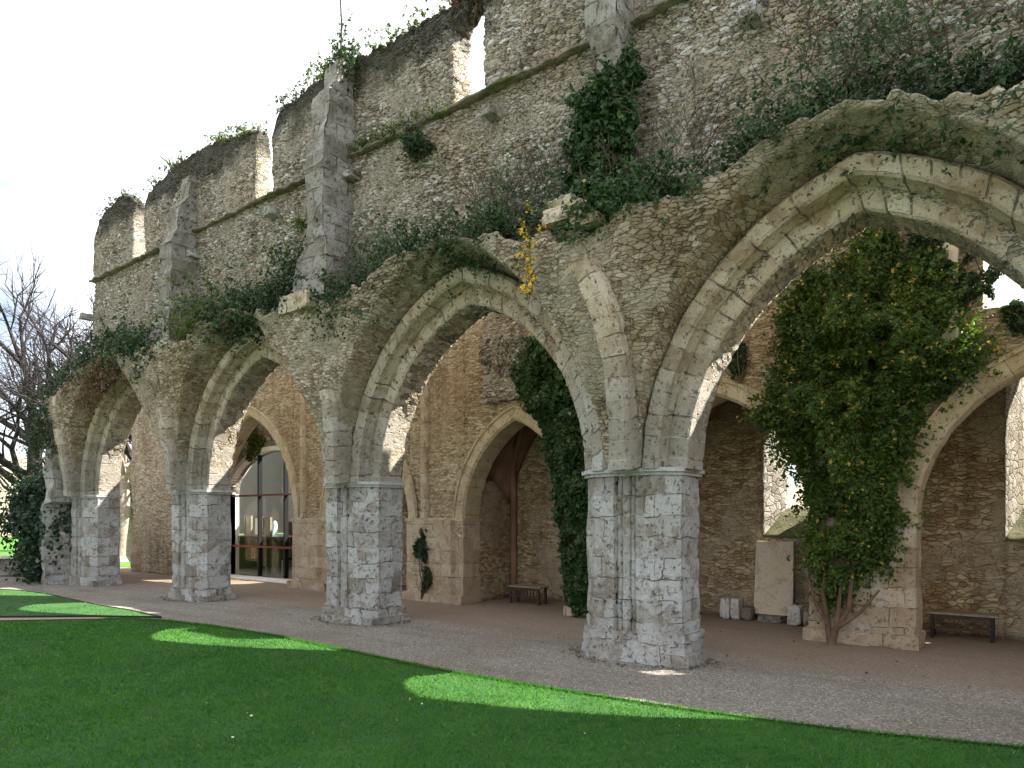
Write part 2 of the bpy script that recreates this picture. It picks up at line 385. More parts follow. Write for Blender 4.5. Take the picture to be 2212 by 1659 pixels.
def ground_mats():
    t = NT('gravel'); P = t.coord()
    n1 = t.noise(P, .35, 4); n2 = t.noise(P, 5, 4, .7); v = t.xyz(t.voro(P, 55, 'F1', 'Color')); vd = t.voro(P, 55, 'F1', 'Distance')
    c = t.ramp(v[0], [(0, (.12, .107, .09)), (.4, (.195, .18, .155)), (.8, (.26, .24, .21)), (1, (.42, .40, .37))])
    c = t.mix(t.ss(n1, .4, .65), c, t.mix(1.0, c, (.84, .80, .74), 'MULTIPLY'))
    c = t.mix(t.math('MULTIPLY', t.ss(n2, .55, .7), .25), c, (.15, .12, .09))
    wear = t.noise(t.mapping(P, (.25, 1.4, 1)), 1.1, 5, .6); c = t.mix(t.math('MULTIPLY', t.ss(wear, .48, .62), .4), c, (.125, .11, .09)); c = t.mix(t.math('MULTIPLY', t.ss(t.noise(P, 1.9, 5, .65), .56, .66), .3), c, (.30, .27, .23))
    y = t.xyz(P)
    c = t.mix(t.math('MULTIPLY', t.ss(y[1], .2, 1.6), .6), c, (.22, .15, .105))      # finer reddish sand under the arches
    h = t.math('SUBTRACT', t.math('MULTIPLY', t.noise(P, 14, 4), 1.0), t.math('MULTIPLY', vd, .8))
    t.finish(c, .95, h, .015); M['gravel'] = t.m
    t = NT('lawn_soil'); P = t.coord()
    n = t.noise(P, 1.2, 5, .6); n2 = t.noise(P, 60, 3)
    c = t.ramp(n, [(.3, (.022, .075, .018)), (.7, (.040, .12, .026))])
    t.finish(c, .9, n2, .03); M['lawn'] = t.m
    t = NT('hill'); P = t.coord()
    n = t.noise(P, .06, 6, .7)
    c = t.ramp(n, [(.3, (.16, .16, .10)), (.5, (.26, .22, .16)), (.7, (.12, .15, .07))])
    t.finish(c, .95, n, 3.0); M['hill'] = t.m
    t = NT('path'); P = t.coord()
    v = t.xyz(t.voro(P, 60, 'F1', 'Color'))
    c = t.ramp(v[0], [(0, (.24, .16, .13)), (1, (.36, .27, .22))])
    t.finish(c, .95, t.noise(P, 40, 3), .01); M['path'] = t.m
ground_mats()
t = NT('glass'); g = t.n('ShaderNodeBsdfGlossy'); g.inputs['Roughness'].default_value = .02; tr = t.n('ShaderNodeBsdfTransparent'); tr.inputs[0].default_value = (.9, .93, .9, 1)
fr = t.n('ShaderNodeFresnel'); fr.inputs[0].default_value = 1.5; mx = t.n('ShaderNodeMixShader'); mx.inputs[0].default_value = .07; t.link(tr.outputs[0], mx.inputs[1]); t.link(g.outputs[0], mx.inputs[2]); t.link(mx.outputs[0], t.out.inputs[0])
M['glass'] = t.m

# ---------------------------------------------------------------- arches
def arch_z(x, c, a, zs, r, off=0.0):
    """height of a pointed arch (half span a, rise r) offset outward by off; zs outside"""
    Rr = (a * a + r * r) / (2 * a)
    d = np.abs(np.asarray(x, float) - c)
    q = (Rr + off) ** 2 - (d + Rr - a) ** 2
    return np.where(q > 0, zs + np.sqrt(np.maximum(q, 0)), zs)
def arch_path(c, a, zs, r, off, u):
    """point at u in 0..1 (left springing to right springing)"""
    Rr = (a * a + r * r) / (2 * a); Ro = Rr + off
    th = np.arccos(np.clip((Rr - a) / Ro, -1, 1))
    s = np.where(u <= .5, -1.0, 1.0)
    t = np.where(u <= .5, u * 2, (1 - u) * 2) * th
    x = c + s * (Ro * np.cos(t) - (Rr - a)); z = zs + Ro * np.sin(t)
    return x, z, Rr * th * 2 * u

SP = 2.66                       # springing height of the near arcade
TH = .56                        # thickness of the near arcade wall
ARCH = [(-1.66, 2.14, 2.92), (-7.65, 2.24, 2.95), (-13.72, 2.24, 2.90), (-19.8, 2.24, 2.80)]     # centre, half span, rise
PIER = [1.40, -4.62, -10.68, -16.76, -22.85]
RO = .58                        # outer ring offset

church = thing('ruined_church_wall', 'tall ruined stone church wall with four pointed arches, buttresses and roofless upper windows', 'ruin', (-10.7, 0, 0))

def xs_main(x0, x1, q=1.0):
    out = [x0]
    while out[-1] < x1:
        x = out[-1]
        d = .028 if -7.5 < x < .8 else (.042 if x > -13 and x < .8 else .065)
        out.append(x + d * q)
    out[-1] = x1
    return np.array(out)

def A_low(x, off=0.0):
    z = np.full_like(x, SP)
    for c, a, r in ARCH: z = np.maximum(z, arch_z(x, c, a, SP, r, off))
    return z
STRING = 9.06
def wall_fn(x0, x1, X):
    def fn(u, v, w):
        x = x0 + u * (x1 - x0); zl = A_low(x, .03); zl = np.where(zl < SP + .02, SP - .01, zl)
        z = zl + (STRING - zl) * w
        y = v * (TH - .02) + .0
        P = np.stack([x, y, z], -1)
        amp = .05 * sstep(z - zl, .0, .4)
        P[:, 1] += np.where(v < .5, 1, 0) * fbm(P, .8, 3) * amp
        # the wall's broken left end
        P[:, 0] += np.where(u < .001, 1, 0) * (.10 * fbm(P * [0, 0, 1] + 5, 2.2, 9))
        return P, np.stack([x + y, z, y], -1)
    return fn
X = xs_main(-22.45, 5.6); U = (X - X[0]) / (X[-1] - X[0])
block_obj('wall', 0, 5, 200, wall_fn(-22.45, 5.6, X), M['rubble_up'], church, us=U)

# clerestory panels between the window gaps
TOP = [(-22.45, 10.3), (-22.2, 10.8), (-21.8, 10.95), (-21.3, 11.1), (-20.5, 11.12), (-20.0, 10.85), (-19.3, 10.85), (-18.6, 11.0), (-17.2, 11.1), (-15.6, 11.1), (-14.8, 10.95), (-14.06, 10.8),
       (-13.4, 10.55), (-13.3, 10.85), (-12.9, 11.0), (-12.0, 11.1), (-11.7, 11.1), (-11.3, 11.15), (-10.6, 11.05), (-10.0, 10.98), (-9.0, 10.95), (-8.2, 11.0), (-7.9, 11.25), (-7.0, 11.9), (-5, 12.1), (-2, 12.3), (0, 12.1), (3, 12.2), (5.6, 11.9)]
tx = np.array([p[0] for p in TOP]); tz = np.array([p[1] for p in TOP])
def top_z(x):
    p = np.stack([x, x * 0, x * 0], -1)
    return np.interp(x, tx, tz) + .06 * fbm(p, 2.2, 21) + .04 * fbm(p, 9, 22)
def clerestory(x0, x1, mat='rubble_up', z0=STRING - .02, z1=None):
    X = xs_main(x0, x1); U = (X - x0) / (x1 - x0)
    def fn(u, v, w):
        x = x0 + u * (x1 - x0); zt = top_z(x)
        z = z0 + (zt - z0) * w; y = .03 + v * .36
        P = np.stack([x, y, z], -1)
        k = np.where(v < .5, 1, 0)
        P[:, 1] += k * fbm(P, .8, 3) * .05
        P[:, 1] += (v - .5) * -.14 * sstep(z, zt - .35, zt)           # crumbling rounded top
        e = .05 * fbm(np.stack([z, y, x * 0 + x0], -1), 2.4, 31)
        P[:, 0] += np.where((u < 1e-6) | (u > 1 - 1e-6), 1, 0) * e
        if x0 < -22: P[:, 0] += np.where(u < 1e-6, 1, 0) * (sstep(z, 9.4, 11.0) * .75 + .12 * fbm(P, 2.6, 5))
        return P, np.stack([x + y, z, y], -1)
    return block_obj('clerestory_panel', 0, 6, 70, fn, M[mat], church, us=U)
WIN = [(-19.98, -19.30), (-14.06, -13.40), (-8.08, -7.40), (-2.1, -1.3)]
clerestory(-22.45, WIN[0][0]); clerestory(WIN[0][1], WIN[1][0]); clerestory(WIN[1][1], WIN[2][0]); clerestory(WIN[2][1], WIN[3][0]); clerestory(WIN[3][1], 5.6)
def head(u, v, w):              # broken pointed head over the nearest window
    x0, x1 = WIN[2]; x = x0 - .05 + u * (x1 - x0 + .1)
    zl = 10.25 + .75 * np.sqrt(np.clip(u, 0, 1)); zh = top_z(x)
    z = zl + (zh - zl) * w; P = np.stack([x, .05 + v * .32, z], -1); P[:, 2] += .03 * fbm(P, 5, 4)
    return P, P.copy()
block_obj('window_head', 22, 8, 20, head, M['rubble_up'], church)

# string course
def stringc(x0, x1):
    X = xs_main(x0, x1, 2); U = (X - x0) / (x1 - x0)
    def fn(u, v, w):
        x = x0 + u * (x1 - x0); y = -.15 + v * .35; z = STRING - .05 + w * .09 - (1 - v) * (w) * .05
        P = np.stack([x, y, z], -1); n = fbm(P * [1, 0, 1], 2.2, 41)
        P[:, 1] += (v < .5) * (n * .05 + .04 * fbm(P, 7, 42)); P[:, 2] += .02 * n
        return P, np.stack([x, z + y, y], -1)
    block_obj('string_course', 0, 3, 3, fn, M['string'], church, us=U)
t = NT('mossy_string'); P_ = t.coord(); nn = t.noise(P_, 2.0, 6, .7); nz = t.xyz(t.n('ShaderNodeNewGeometry').outputs['Normal'])[2]
c = t.ramp(t.noise(P_, 6, 4), [(.3, (.10, .085, .065)), (.7, (.24, .215, .18))]); c = t.mix(t.ss(nn, .5, .6), c, (.075, .10, .03))
t.finish(c, .95, t.noise(P_, 25, 4), .03); M['string'] = t.m
for a, b in ((-22.4, -17.0), (-16.5, -11.1), (-10.75, -5.1), (-4.65, 5.6)): stringc(a, b)

# ---------------------------------------------------------------- piers
def prism(name, plan, z0, z1, mat, parent, dz=.045, ds=.045, batter=0.0, jit=.012, seed=0, cx=0.0, cy=.1):
    plan = np.array(plan, float); pts = []; L = 0; Ls = []
    n = len(plan)
    for i in range(n):
        a = plan[i]; b = plan[(i + 1) % n]; d = np.linalg.norm(b - a); k = max(1, int(round(d / ds)))
        for j in range(k): pts.append(a + (b - a) * j / k); Ls.append(L + d * j / k)
        L += d
    pts = np.array(pts); Ls = np.array(Ls); m = len(pts); nz = max(1, int(round((z1 - z0) / dz)))
    zz = np.linspace(z0, z1, nz + 1)
    V = np.zeros((nz + 1, m, 3)); S = np.zeros_like(V)
    for i, z in enumerate(zz):
        k = 1 + batter * (1 - (z - z0) / (z1 - z0)) ** 2
        V[i, :, 0] = cx + (pts[:, 0] - cx) * k; V[i, :, 1] = cy + (pts[:, 1] - cy) * k; V[i, :, 2] = z
        S[i, :, 0] = Ls; S[i, :, 1] = z
    V = V.reshape(-1, 3); S = S.reshape(-1, 3)
    c = np.array([pts[:, 0].mean(), pts[:, 1].mean()]); dirv = V[:, :2] - c; dirv /= (np.linalg.norm(dirv, axis=1)[:, None] + 1e-6)
    V[:, :2] += dirv * (fbm(V, 1.8, seed) * jit * 1.6)[:, None]
    F = []
    I = np.arange((nz + 1) * m).reshape(nz + 1, m)
    J = np.roll(I, -1, axis=1)
    F = np.stack([I[:-1], J[:-1], J[1:], I[1:]], -1).reshape(-1, 4).tolist()
    F.append(I[-1].tolist()); F.append(I[0][::-1].tolist())
    return mesh_obj(name, V, F, mat, parent, {'st': S}, True)

def arcpts(cx, cy, r, a0, a1, n):
    return [(cx + r * math.cos(R(a0 + (a1 - a0) * i / n)), cy + r * math.sin(R(a0 + (a1 - a0) * i / n))) for i in range(n + 1)]
def pier_plan(c, g=0.0, w=.75):
    """stepped plan with engaged shafts, counter-clockwise seen from above; front is -Y"""
    k = .26 + g
    p = [(c + w + g, TH + .03 + g), (c - w - g, TH + .03 + g), (c - w - g, -.02 - g), (c - .50 - g, -k), (c - .17, -k)]
    if g == 0:
        p += arcpts(c - .105, -.17, .05, 200, 340, 4) + arcpts(c + .005, -.19, .062, 200, 340, 5) + arcpts(c + .11, -.17, .045, 200, 340, 4)
    else:
        p += [(c - .10, -.20 - g), (c + .10, -.20 - g)]
    p += [(c + .17, -k + .01), (c + .46 + g, -k), (c + w + g, -.02 - g)]
    return p
for i, c in enumerate(PIER):
    pr = prism('pier', pier_plan(c), 0, SP, M['pier'], church, seed=i * 7 + 1, cx=c, dz=.04 if i < 3 else .08, ds=.04 if i < 3 else .07)
    prism('impost', pier_plan(c, .055), SP - .02, SP + .035, M['impost'], pr, dz=.03, ds=.06, seed=i, cx=c, jit=.006)
    prism('impost', pier_plan(c, .025), SP - .065, SP - .022, M['impost'], pr, dz=.03, ds=.06, seed=i + 3, cx=c, jit=.004)
    prism('plinth', pier_plan(c, .045), -.05, .30 if i != 1 else .42, M['pier'], pr, dz=.04, ds=.05, seed=i + 50, cx=c, batter=.04, jit=.03)
    prism('footing', [(c - .45, -.30), (c + .86, -.30), (c + .9, .66), (c - .85, .66), (c - .9, -.1)], -.05, .13, M['pier'], pr, dz=.03, ds=.05, seed=i + 90, cx=c, jit=.05) if i in (2, 3) else \
        prism('footing', [(c + .42, -.30), (c + .93, -.22), (c + .90, .40), (c + .40, .35)], -.05, .17, M['pier'], pr, dz=.03, ds=.05, seed=i + 90, cx=c + .6, jit=.03)

# ---------------------------------------------------------------- arch rings
def ring(name, c, a, zs, r, prof, mat, parent, yn=4, n=90, jit=.010, seed=0):
    """prof: list of (offset, y) closed polygon"""
    prof = np.array(prof, float); m = len(prof); seg = []
    for i in range(m):
        p, q = prof[i], prof[(i + 1) % m]; k = max(1, int(round(np.linalg.norm(q - p) / .05)))
        seg += [p + (q - p) * j / k for j in range(k)]
    seg = np.array(seg); m = len(seg)
    per = np.concatenate([[0], np.cumsum(np.linalg.norm(np.diff(seg, axis=0), axis=1))])
    u = np.linspace(0, 1, n + 1); V = np.zeros((n + 1, m, 3)); S = np.zeros_like(V)
    for j in range(m):
        x, z, s = arch_path(c, a, zs, r, seg[j, 0], u)
        V[:, j, 0] = x; V[:, j, 1] = seg[j, 1]; V[:, j, 2] = z; S[:, j, 0] = s + .03 * (int(seg[j, 0] > .28)); S[:, j, 1] = per[j]
    V = V.reshape(-1, 3); S = S.reshape(-1, 3)
    d = V - np.array([c, .1, zs]); d[:, 1] *= 0; d /= (np.linalg.norm(d, axis=1)[:, None] + 1e-6)
    # each voussoir sits a little in or out
    vs = _hash(np.floor(S[:, 0] / .27).astype(np.int64), np.zeros(len(V), np.int64), np.zeros(len(V), np.int64), seed) - .5
    V += d * (fbm(V, 2.6, seed) * jit + vs * .012)[:, None]; V[:, 1] += fbm(V, 3.1, seed + 4) * jit + vs * .010
    I = np.arange((n + 1) * m).reshape(n + 1, m); J = np.roll(I, -1, axis=1)
    F = np.stack([I[:-1], J[:-1], J[1:], I[1:]], -1).reshape(-1, 4).tolist(); F.append(I[-1].tolist()); F.append(I[0][::-1].tolist())
    o = mesh_obj(name, V, F, mat, parent, {'st': S}, True); fix_normals(o); o.data.set_sharp_from_angle(angle=R(38)); return o
for i, (c, a, r) in enumerate(ARCH):
    n = 150 if i < 2 else 80
    ring('arch_ring', c, a, SP + .02, r, [(0.0, TH), (0.0, -.02), (.025, -.045), (.27, -.045), (.27, .1), (.12, .1), (.12, TH)], M['ring'], church, n=n, seed=i)
    ring('outer_arch_ring', c, a, SP + .02, r, [(.255, .02), (.255, -.12), (.29, -.17), (.29, -.30), (.32, -.335), (.50, -.335), (RO - .03, -.27), (RO - .03, .02)], M['ring'], church, n=n, seed=i + 10)

# ---------------------------------------------------------------- broken vault springers carried by the wall
def Tz(x):                      # broken upper edge of the vault remains
    z = np.full_like(x, 6.0)
    for k, (c, a, r) in enumerate(ARCH):
        d = x - c
        bump = np.exp(-(d / 1.35) ** 2) * (.40 if k < 2 else .38); z = z + bump
    p = np.stack([x, x * 0, x * 0], -1)
    dip = np.zeros_like(x)
    for c in PIER: dip = dip + np.exp(-((x - c) / .55) ** 2) * .05
    return z - dip + .10 * fbm(p, 1.7, 77) + .05 * fbm(p, 6, 78) - .45 * sstep(-x, 20.5, 23.5)
def Fy(x, z, k=0):
    ap = 0
    for c, a, r in ARCH: ap = ap + np.exp(-((np.asarray(x, float) - c) / 1.35) ** 2)
    return .34 + (.82 - .36 * ap) * np.clip((z - SP) / 3.5, 0, 1.1) ** 1.15
def springer(x0, x1, ci):
    X = xs_main(x0, x1, 1.15); U = (X - x0) / (x1 - x0)
    def fn(u, v, w):
        x = x0 + u * (x1 - x0); zl = A_low(x, RO - .01); zl = np.maximum(zl, SP + .05)
        zt = Tz(x); dome = .26 * sstep(zl, 4.0, 6.0); zt = np.maximum(zt, zl + dome + .06)
        z = zl + (zt - zl) * w
        rear = .04
        d = np.abs(x - ci); F = Fy(x, z)
        # groin: over the pier the mass narrows outward towards the diagonal ribs
        y = -(F) * (1 - v) + rear * v
        P = np.stack([x, y, z], -1)
        fr = (v < .3)
        nz = fbm(P, .9, 61)
        P[:, 1] += (1 - v) * (nz * .10 + .10 * sstep(w, .8, 1.0))
        P[:, 2] += (1 - v) * .16 * sstep(w, -.1, .15) * 0 + (1 - v) * (zt > 6.1) * .0
        P[:, 2] += (1 - v) * (1 - w) * dome        # the web domes up a little away from the wall
        P[:, 2] += (w > .95) * (.07 * fbm(P, 3.0, 66) - .10 * (1 - v))
        return P, np.stack([x, z + y, y], -1)
    o = block_obj('vault_springer', 0, 16, 70, fn, M['rubble_web'], church, us=U); fix_normals(o); return o
edges = [1.4 + 3.3, ARCH[0][0], ARCH[1][0], ARCH[2][0], ARCH[3][0], -23.9]
for k in range(5):
    springer(edges[k + 1], edges[k] , PIER[k])

def rib(pts, wd, th, mat, name='vault_rib', parent=church, seed=0):
    """flat band rib following pts (x,y,z)"""
    pts = np.array(pts, float); n = 40
    s = np.linspace(0, len(pts) - 1, n + 1); Q = np.stack([np.interp(s, np.arange(len(pts)), pts[:, k]) for k in range(3)], -1)
    for _ in range(3): Q[1:-1] = (Q[:-2] + 2 * Q[1:-1] + Q[2:]) / 4
    L = np.concatenate([[0], np.cumsum(np.linalg.norm(np.diff(Q, axis=0), axis=1))])
    tan = np.gradient(Q, axis=0); tan /= np.linalg.norm(tan, axis=1)[:, None]
    out = np.cross(tan, np.array([1.0, 0, 0])); out /= np.linalg.norm(out, axis=1)[:, None]
    out[out[:, 1] > 0] *= -1
    side = np.cross(tan, out); side /= np.linalg.norm(side, axis=1)[:, None]
    side[side[:, 0] < 0] *= -1
    def fn(u, v, w):
        i = np.clip(np.round(u * n).astype(int), 0, n)
        P = Q[i] + side[i] * ((v - .5) * wd * (1 - .25 * (w > .9)))[:, None] + out[i] * ((w - .4) * th)[:, None]
        P += .018 * np.stack([fbm(P, 3, seed), fbm(P, 3, seed + 1), fbm(P, 3, seed + 2)], -1)
        return P, np.stack([L[i], v * wd + w * th, w], -1)
    o = block_obj(name, n, 8, 6, fn, M[mat], parent); fix_normals(o); return o
for i, c in enumerate(PIER):
    zt = [5.2, 5.35, 4.35, 4.6, 4.6][i]
    pts = []
    for k in range(9):
        z = SP + .04 + (zt - SP) * k / 8
        q = k / 8; pts.append((c + .10 + .22 * q - (.50 if i == 1 else .08) * q ** 3.5, -float(Fy(c, z)) - .06 + (-.05 if i == 1 else .10) * q, z))
    rib(pts, .34, .40, 'ring', seed=i)
# slanting rib scar right of each pier, following the outer ring
# ---------------------------------------------------------------- buttresses
def buttress(c, w, stages, seed):
    """stages: list of (z, depth, halfwidth)"""
    zs = np.array([s[0] for s in stages]); ds = np.array([s[1] for s in stages]); ws = np.array([s[2] for s in stages])
    z0, z1 = zs[0], zs[-1]
    def fn(u, v, ww):
        z = z0 + (z1 - z0) * ww; d = np.interp(z, zs, ds); hw = np.interp(z, zs, ws)
        P = np.stack([c + (u - .5) * 2 * hw, .05 * v - d * (1 - v), z], -1)
        P += .045 * np.stack([fbm(P, 2.6, seed), fbm(P, 2.6, seed + 1), 0 * z], -1)
        return P, np.stack([P[:, 0] + P[:, 1], z, v], -1)
    o = block_obj('buttress', 10, 12, 90, fn, M['buttress'], church); fix_normals(o)
buttress(-10.95, .45, [(6.1, .95, .55), (6.6, .84, .50), (7.2, .76, .36), (7.55, .72, .25), (8.6, .72, .25), (8.62, .77, .27), (8.7, .77, .27), (8.72, .71, .25), (9.30, .70, .25), (9.6, .60, .24), (10.15, .58, .24), (10.45, .34, .22), (10.85, .30, .22), (11.0, .05, .18)], 3)
buttress(-16.74, .45, [(6.0, .9, .50), (6.6, .8, .46), (7.5, .70, .30), (8.55, .68, .27), (8.58, .73, .29), (8.66, .66, .27), (9.0, .50, .26), (9.55, .48, .25), (9.85, .22, .23), (10.4, .18, .22), (10.5, .03, .18)], 5)
buttress(-4.86, .45, [(6.1, .75, .22), (6.6, .38, .20), (8.6, .34, .19), (8.7, .42, .20), (9.0, .50, .26), (9.1, .50, .27), (11.6, .44, .25), (12.0, .05, .2)], 8)
buttress(1.2, .45, [(6.1, .75, .32), (6.6, .5, .25), (8.6, .45, .22), (9.1, .45, .25), (11.6, .4, .25), (12.0, .05, .2)], 9)

def rock(name, x, y, z, sx, sy, sz, mat, parent=None, seed=0, n=10, rd=.28):
    def fn(u, v, w):
        P = np.stack([u - .5, v - .5, w - .5], -1) * 2
        nrm = np.linalg.norm(P, axis=1)[:, None]; m = np.abs(P).max(1)[:, None]
        P = P / nrm * m * rd + P * (1 - rd)
        P = P * (1 + .13 * fbm(P + seed * 3.1, 1.6, seed))[:, None]
        P = P * [sx / 2, sy / 2, sz / 2] + [x, y, z]
        return P, P.copy()
    return block_obj(name, n, n, n, fn, M[mat], parent)
for k, (x, z) in enumerate([(-2.9, 8.35), (-7.1, 8.62), (-8.95, 8.66), (-10.55, 8.62), (-13.2, 8.6), (-16.45, 8.45), (-22.6, 8.0)]):
    rock('corbel', x, -.12, z, .24, .36, .18, 'pier', church, seed=k)
# broken ledge blocks on the springers
for k, (x, y, z, sx, sy, sz) in enumerate([(-5.12, -.85, 6.12, .62, .55, .22), (-11.15, -.75, 6.05, .95, .7, .35), (-5.3, -.65, 6.36, .42, .5, .20), (-17.1, -.75, 5.95, .9, .6, .3), (-4.75, -.95, 5.92, .42, .4, .14), (-16.4, -.75, 6.0, .7, .5, .3), (-22.6, -.7, 5.4, .8, .5, .3)]):
    rock('broken_block', x, y, z, sx, sy, sz, 'ring', church, seed=k + 20, n=14, rd=.18)
# stump of wall below the last arch at the left end
def stump(u, v, w):
    z = w * 5.0; P = np.stack([-23.9 - .35 * (w < .5) + .5 * u + .0 * w, -.75 + 1.0 * v, z], -1)
    P += .10 * np.stack([fbm(P, 1.3, 3), fbm(P, 1.3, 4), 0 * z], -1)
    return P, np.stack([P[:, 0] + P[:, 1], z, v], -1)
block_obj('end_shaft', 10, 14, 70, stump, M['pier'], church)

# ---------------------------------------------------------------- far aisle wall with chapel arches
FY = 3.3; FT = .55
FARCH = [(4.9, 1.55, 2.2), (.12, 1.62, 2.25), (-4.65, 1.60, 2.25), (-9.2, 1.48, 2.2), (-14.1, 1.55, 2.2), (-19.5, 2.25, 3.2)]
FS = 1.97
aisle = thing('aisle_wall', 'warm brown ruined aisle wall with pointed chapel arches seen behind the front arcade', 'ruin', (-9, FY, 0))
def FA(x, off=0):
    z = np.full_like(x, 0.0)
    for c, a, r in FARCH:
        inside = np.abs(x - c) < a + off - 1e-4
        z = np.where(inside, np.maximum(z, arch_z(x, c, a, FS, r, off)), z)
    return z
def ftop(x):  # unseen wall top, raised and lowered to shape the sun patches on the lawn
    z = np.interp(x, [-27.5, -27, -20, -12, -9.0, -8.6, -7.75, -7.5, -6.6, -6.35, -4.9, -4.6, -3.5, -1.5, .5, 1.6, 3.8, 6], [5.5, 6.6, 7.0, 7.1, 7.1, 8.2, 8.2, 7.1, 7.1, 8.4, 8.4, 7.4, 7.5, 7.7, 7.75, 7.4, 7.3, 7.8])
    return z + .12 * fbm(np.stack([x, 0 * x, 0 * x], -1), 1.2, 88)
WF = (-.66, .5, 5.05, 6.4)       # window opening in the aisle wall
def far_panel(x0, x1, zlo=None, zhi=None, dx=.05, nz=110, name='wall', mat='rubble_in'):
    n = int((x1 - x0) / dx)
    def fn(u, v, w):
        x = x0 + u * (x1 - x0)
        xa = np.clip(x, x0 + 1e-3, x1 - 1e-3)
        zl = FA(xa, .02) if zlo is None else np.full_like(x, zlo)
        zh = ftop(x) if zhi is None else np.full_like(x, zhi)
        z = zl + (zh - zl) * w; y = FY + v * FT
        P = np.stack([x, y, z], -1); P[:, 1] += (v < .5) * .05 * fbm(P, .9, 5) * sstep(z - zl, 0, .3)
        return P, np.stack([x + y, z, y], -1)
    block_obj(name, max(4, n), 4, nz, fn, M[mat], aisle)
# split at jambs so that the openings stay sharp
cuts = [-27.4]
for c, a, r in sorted(FARCH): cuts += [c - a - .02, c + a + .02]
cuts.append(7.2)
for i in range(len(cuts) - 1):
    x0, x1 = cuts[i], cuts[i + 1]
    if x0 < WF[0] and x1 > WF[1]:
        far_panel(x0, WF[0]); far_panel(WF[1], x1, dx=.1); far_panel(WF[0], WF[1], None, WF[2], nz=40); far_panel(WF[0], WF[1], WF[3], None, nz=20)
    else:
        far_panel(x0, x1, dx=.045 if x0 > -12 else .09)
for i, (c, a, r) in enumerate(FARCH):
    ring('arch_ring', c, a, FS, r, [(0.0, FT + FY), (0.0, FY), (.05, FY - .05), (.26, FY - .05), (.26, FY + .1), (.1, FY + .1), (.1, FT + FY)], M['ring_in'], aisle, n=80, seed=i + 30, jit=.006)
    ring('hood_mould', c, a, FS, r, [(.26, FY), (.26, FY - .075), (.31, FY - .09), (.34, FY)], M['ring_in'], aisle, n=80, seed=i + 40, jit=.005)
for i in range(len(FARCH) - 1):
    cr, ar, _ = FARCH[i]; cl, al, _ = FARCH[i + 1]
    x0 = cl + al; x1 = cr - ar
    pr = prism('pier', [(x0 - .0, FY + FT + .02), (x0 - .0, FY - .06), (x0 + .25, FY - .06), (x0 + .3, FY - .16), (x1 - .3, FY - .16), (x1 - .25, FY - .06), (x1, FY - .06), (x1, FY + FT + .02)][::-1], 0, FS, M['pier_in'], aisle, dz=.05, ds=.05, seed=i + 70, cx=(x0 + x1) / 2, cy=FY + .2)
    prism('impost', [(x0 - .03, FY + FT + .04), (x0 - .03, FY - .09), (x1 + .03, FY - .09), (x1 + .03, FY + FT + .04)][::-1], FS - .04, FS + .04, M['ring_in'], pr, dz=.04, ds=.08, cx=(x0 + x1) / 2, cy=FY + .2, jit=.004)
    prism('plinth', [(x0 - .06, FY + FT + .06), (x0 - .06, FY - .2), (x1 + .06, FY - .2), (x1 + .06, FY + FT + .06)][::-1], -.05, .2, M['pier_in'], pr, dz=.04, ds=.06, cx=(x0 + x1) / 2, cy=FY + .2, jit=.02, seed=i + 2)
# wall shafts on the aisle wall above the piers
for x, z1 in ((-11.95, 6.6), (-6.9, 7.0), (-2.2, 7.6), (-16.75, 6.5)):
    prism('wall_shaft', arcpts(x, FY - .02, .11, 180, 360, 8) + [(x + .11, FY + .05), (x - .11, FY + .05)], FS + .04, z1, M['pier_in'], aisle, dz=.08, ds=.05, cx=x, cy=FY)
# rougher grey buttress over the arch near the ivy and a pale pilaster further right
def patch(x0, x1, z0, z1, y0, mat, seed):
    def fn(u, v, w):
        P = np.stack([x0 + u * (x1 - x0), y0 + (FY + .05 - y0) * v, z0 + (z1 - z0) * w], -1)
        P += .02 * np.stack([fbm(P, 2, seed), fbm(P, 2, seed + 1), 0 * u], -1)
        return P, np.stack([P[:, 0] + P[:, 1], P[:, 2], v], -1)
    o = block_obj('wall_buttress', 20, 5, 60, fn, M[mat], aisle); fix_normals(o)
patch(-9.95, -9.0, 4.62, 7.35, FY - .16, 'rubble_up', 3)
patch(-1.35, -.95, 4.6, 8.1, FY - .14, 'plaster', 6)

# chapels behind
chap = thing('chapel_row', 'dim vaulted side chapels with brown rubble walls and lancet windows behind the aisle arches', 'ruin', (-4, 5.2, 0))
CY = 5.2
def cbox(name, x0, x1, y0, y1, z0, z1, mat='rubble_dark', q=.12):
    def fn(u, v, w):
        P = np.stack([x0 + u * (x1 - x0), y0 + v * (y1 - y0), z0 + w * (z1 - z0)], -1)
        P = P + .012 * np.stack([fbm(P, 1.5, 1), fbm(P, 1.5, 2), 0 * u], -1)
        return P, np.stack([P[:, 0] + P[:, 1], P[:, 2], v], -1)
    return block_obj(name, max(1, int((x1 - x0) / q)), max(1, int((y1 - y0) / q)), max(1, int((z1 - z0) / q)), fn, M[mat], chap)
ROOF = 4.75
LW = [(-4.42, -3.15, 1.62, 3.75), (-.45, .75, 1.62, 3.9)]   # splayed windows (inner width), sill, springing
def back_wall(x0, x1):
    cbox('back_wall', x0, x1, CY, CY + .8, 0, ROOF)
back_wall(-16.5, -11.9); back_wall(-11.9, LW[0][0]); back_wall(LW[0][1], LW[1][0]); back_wall(LW[1][1], 5.5)
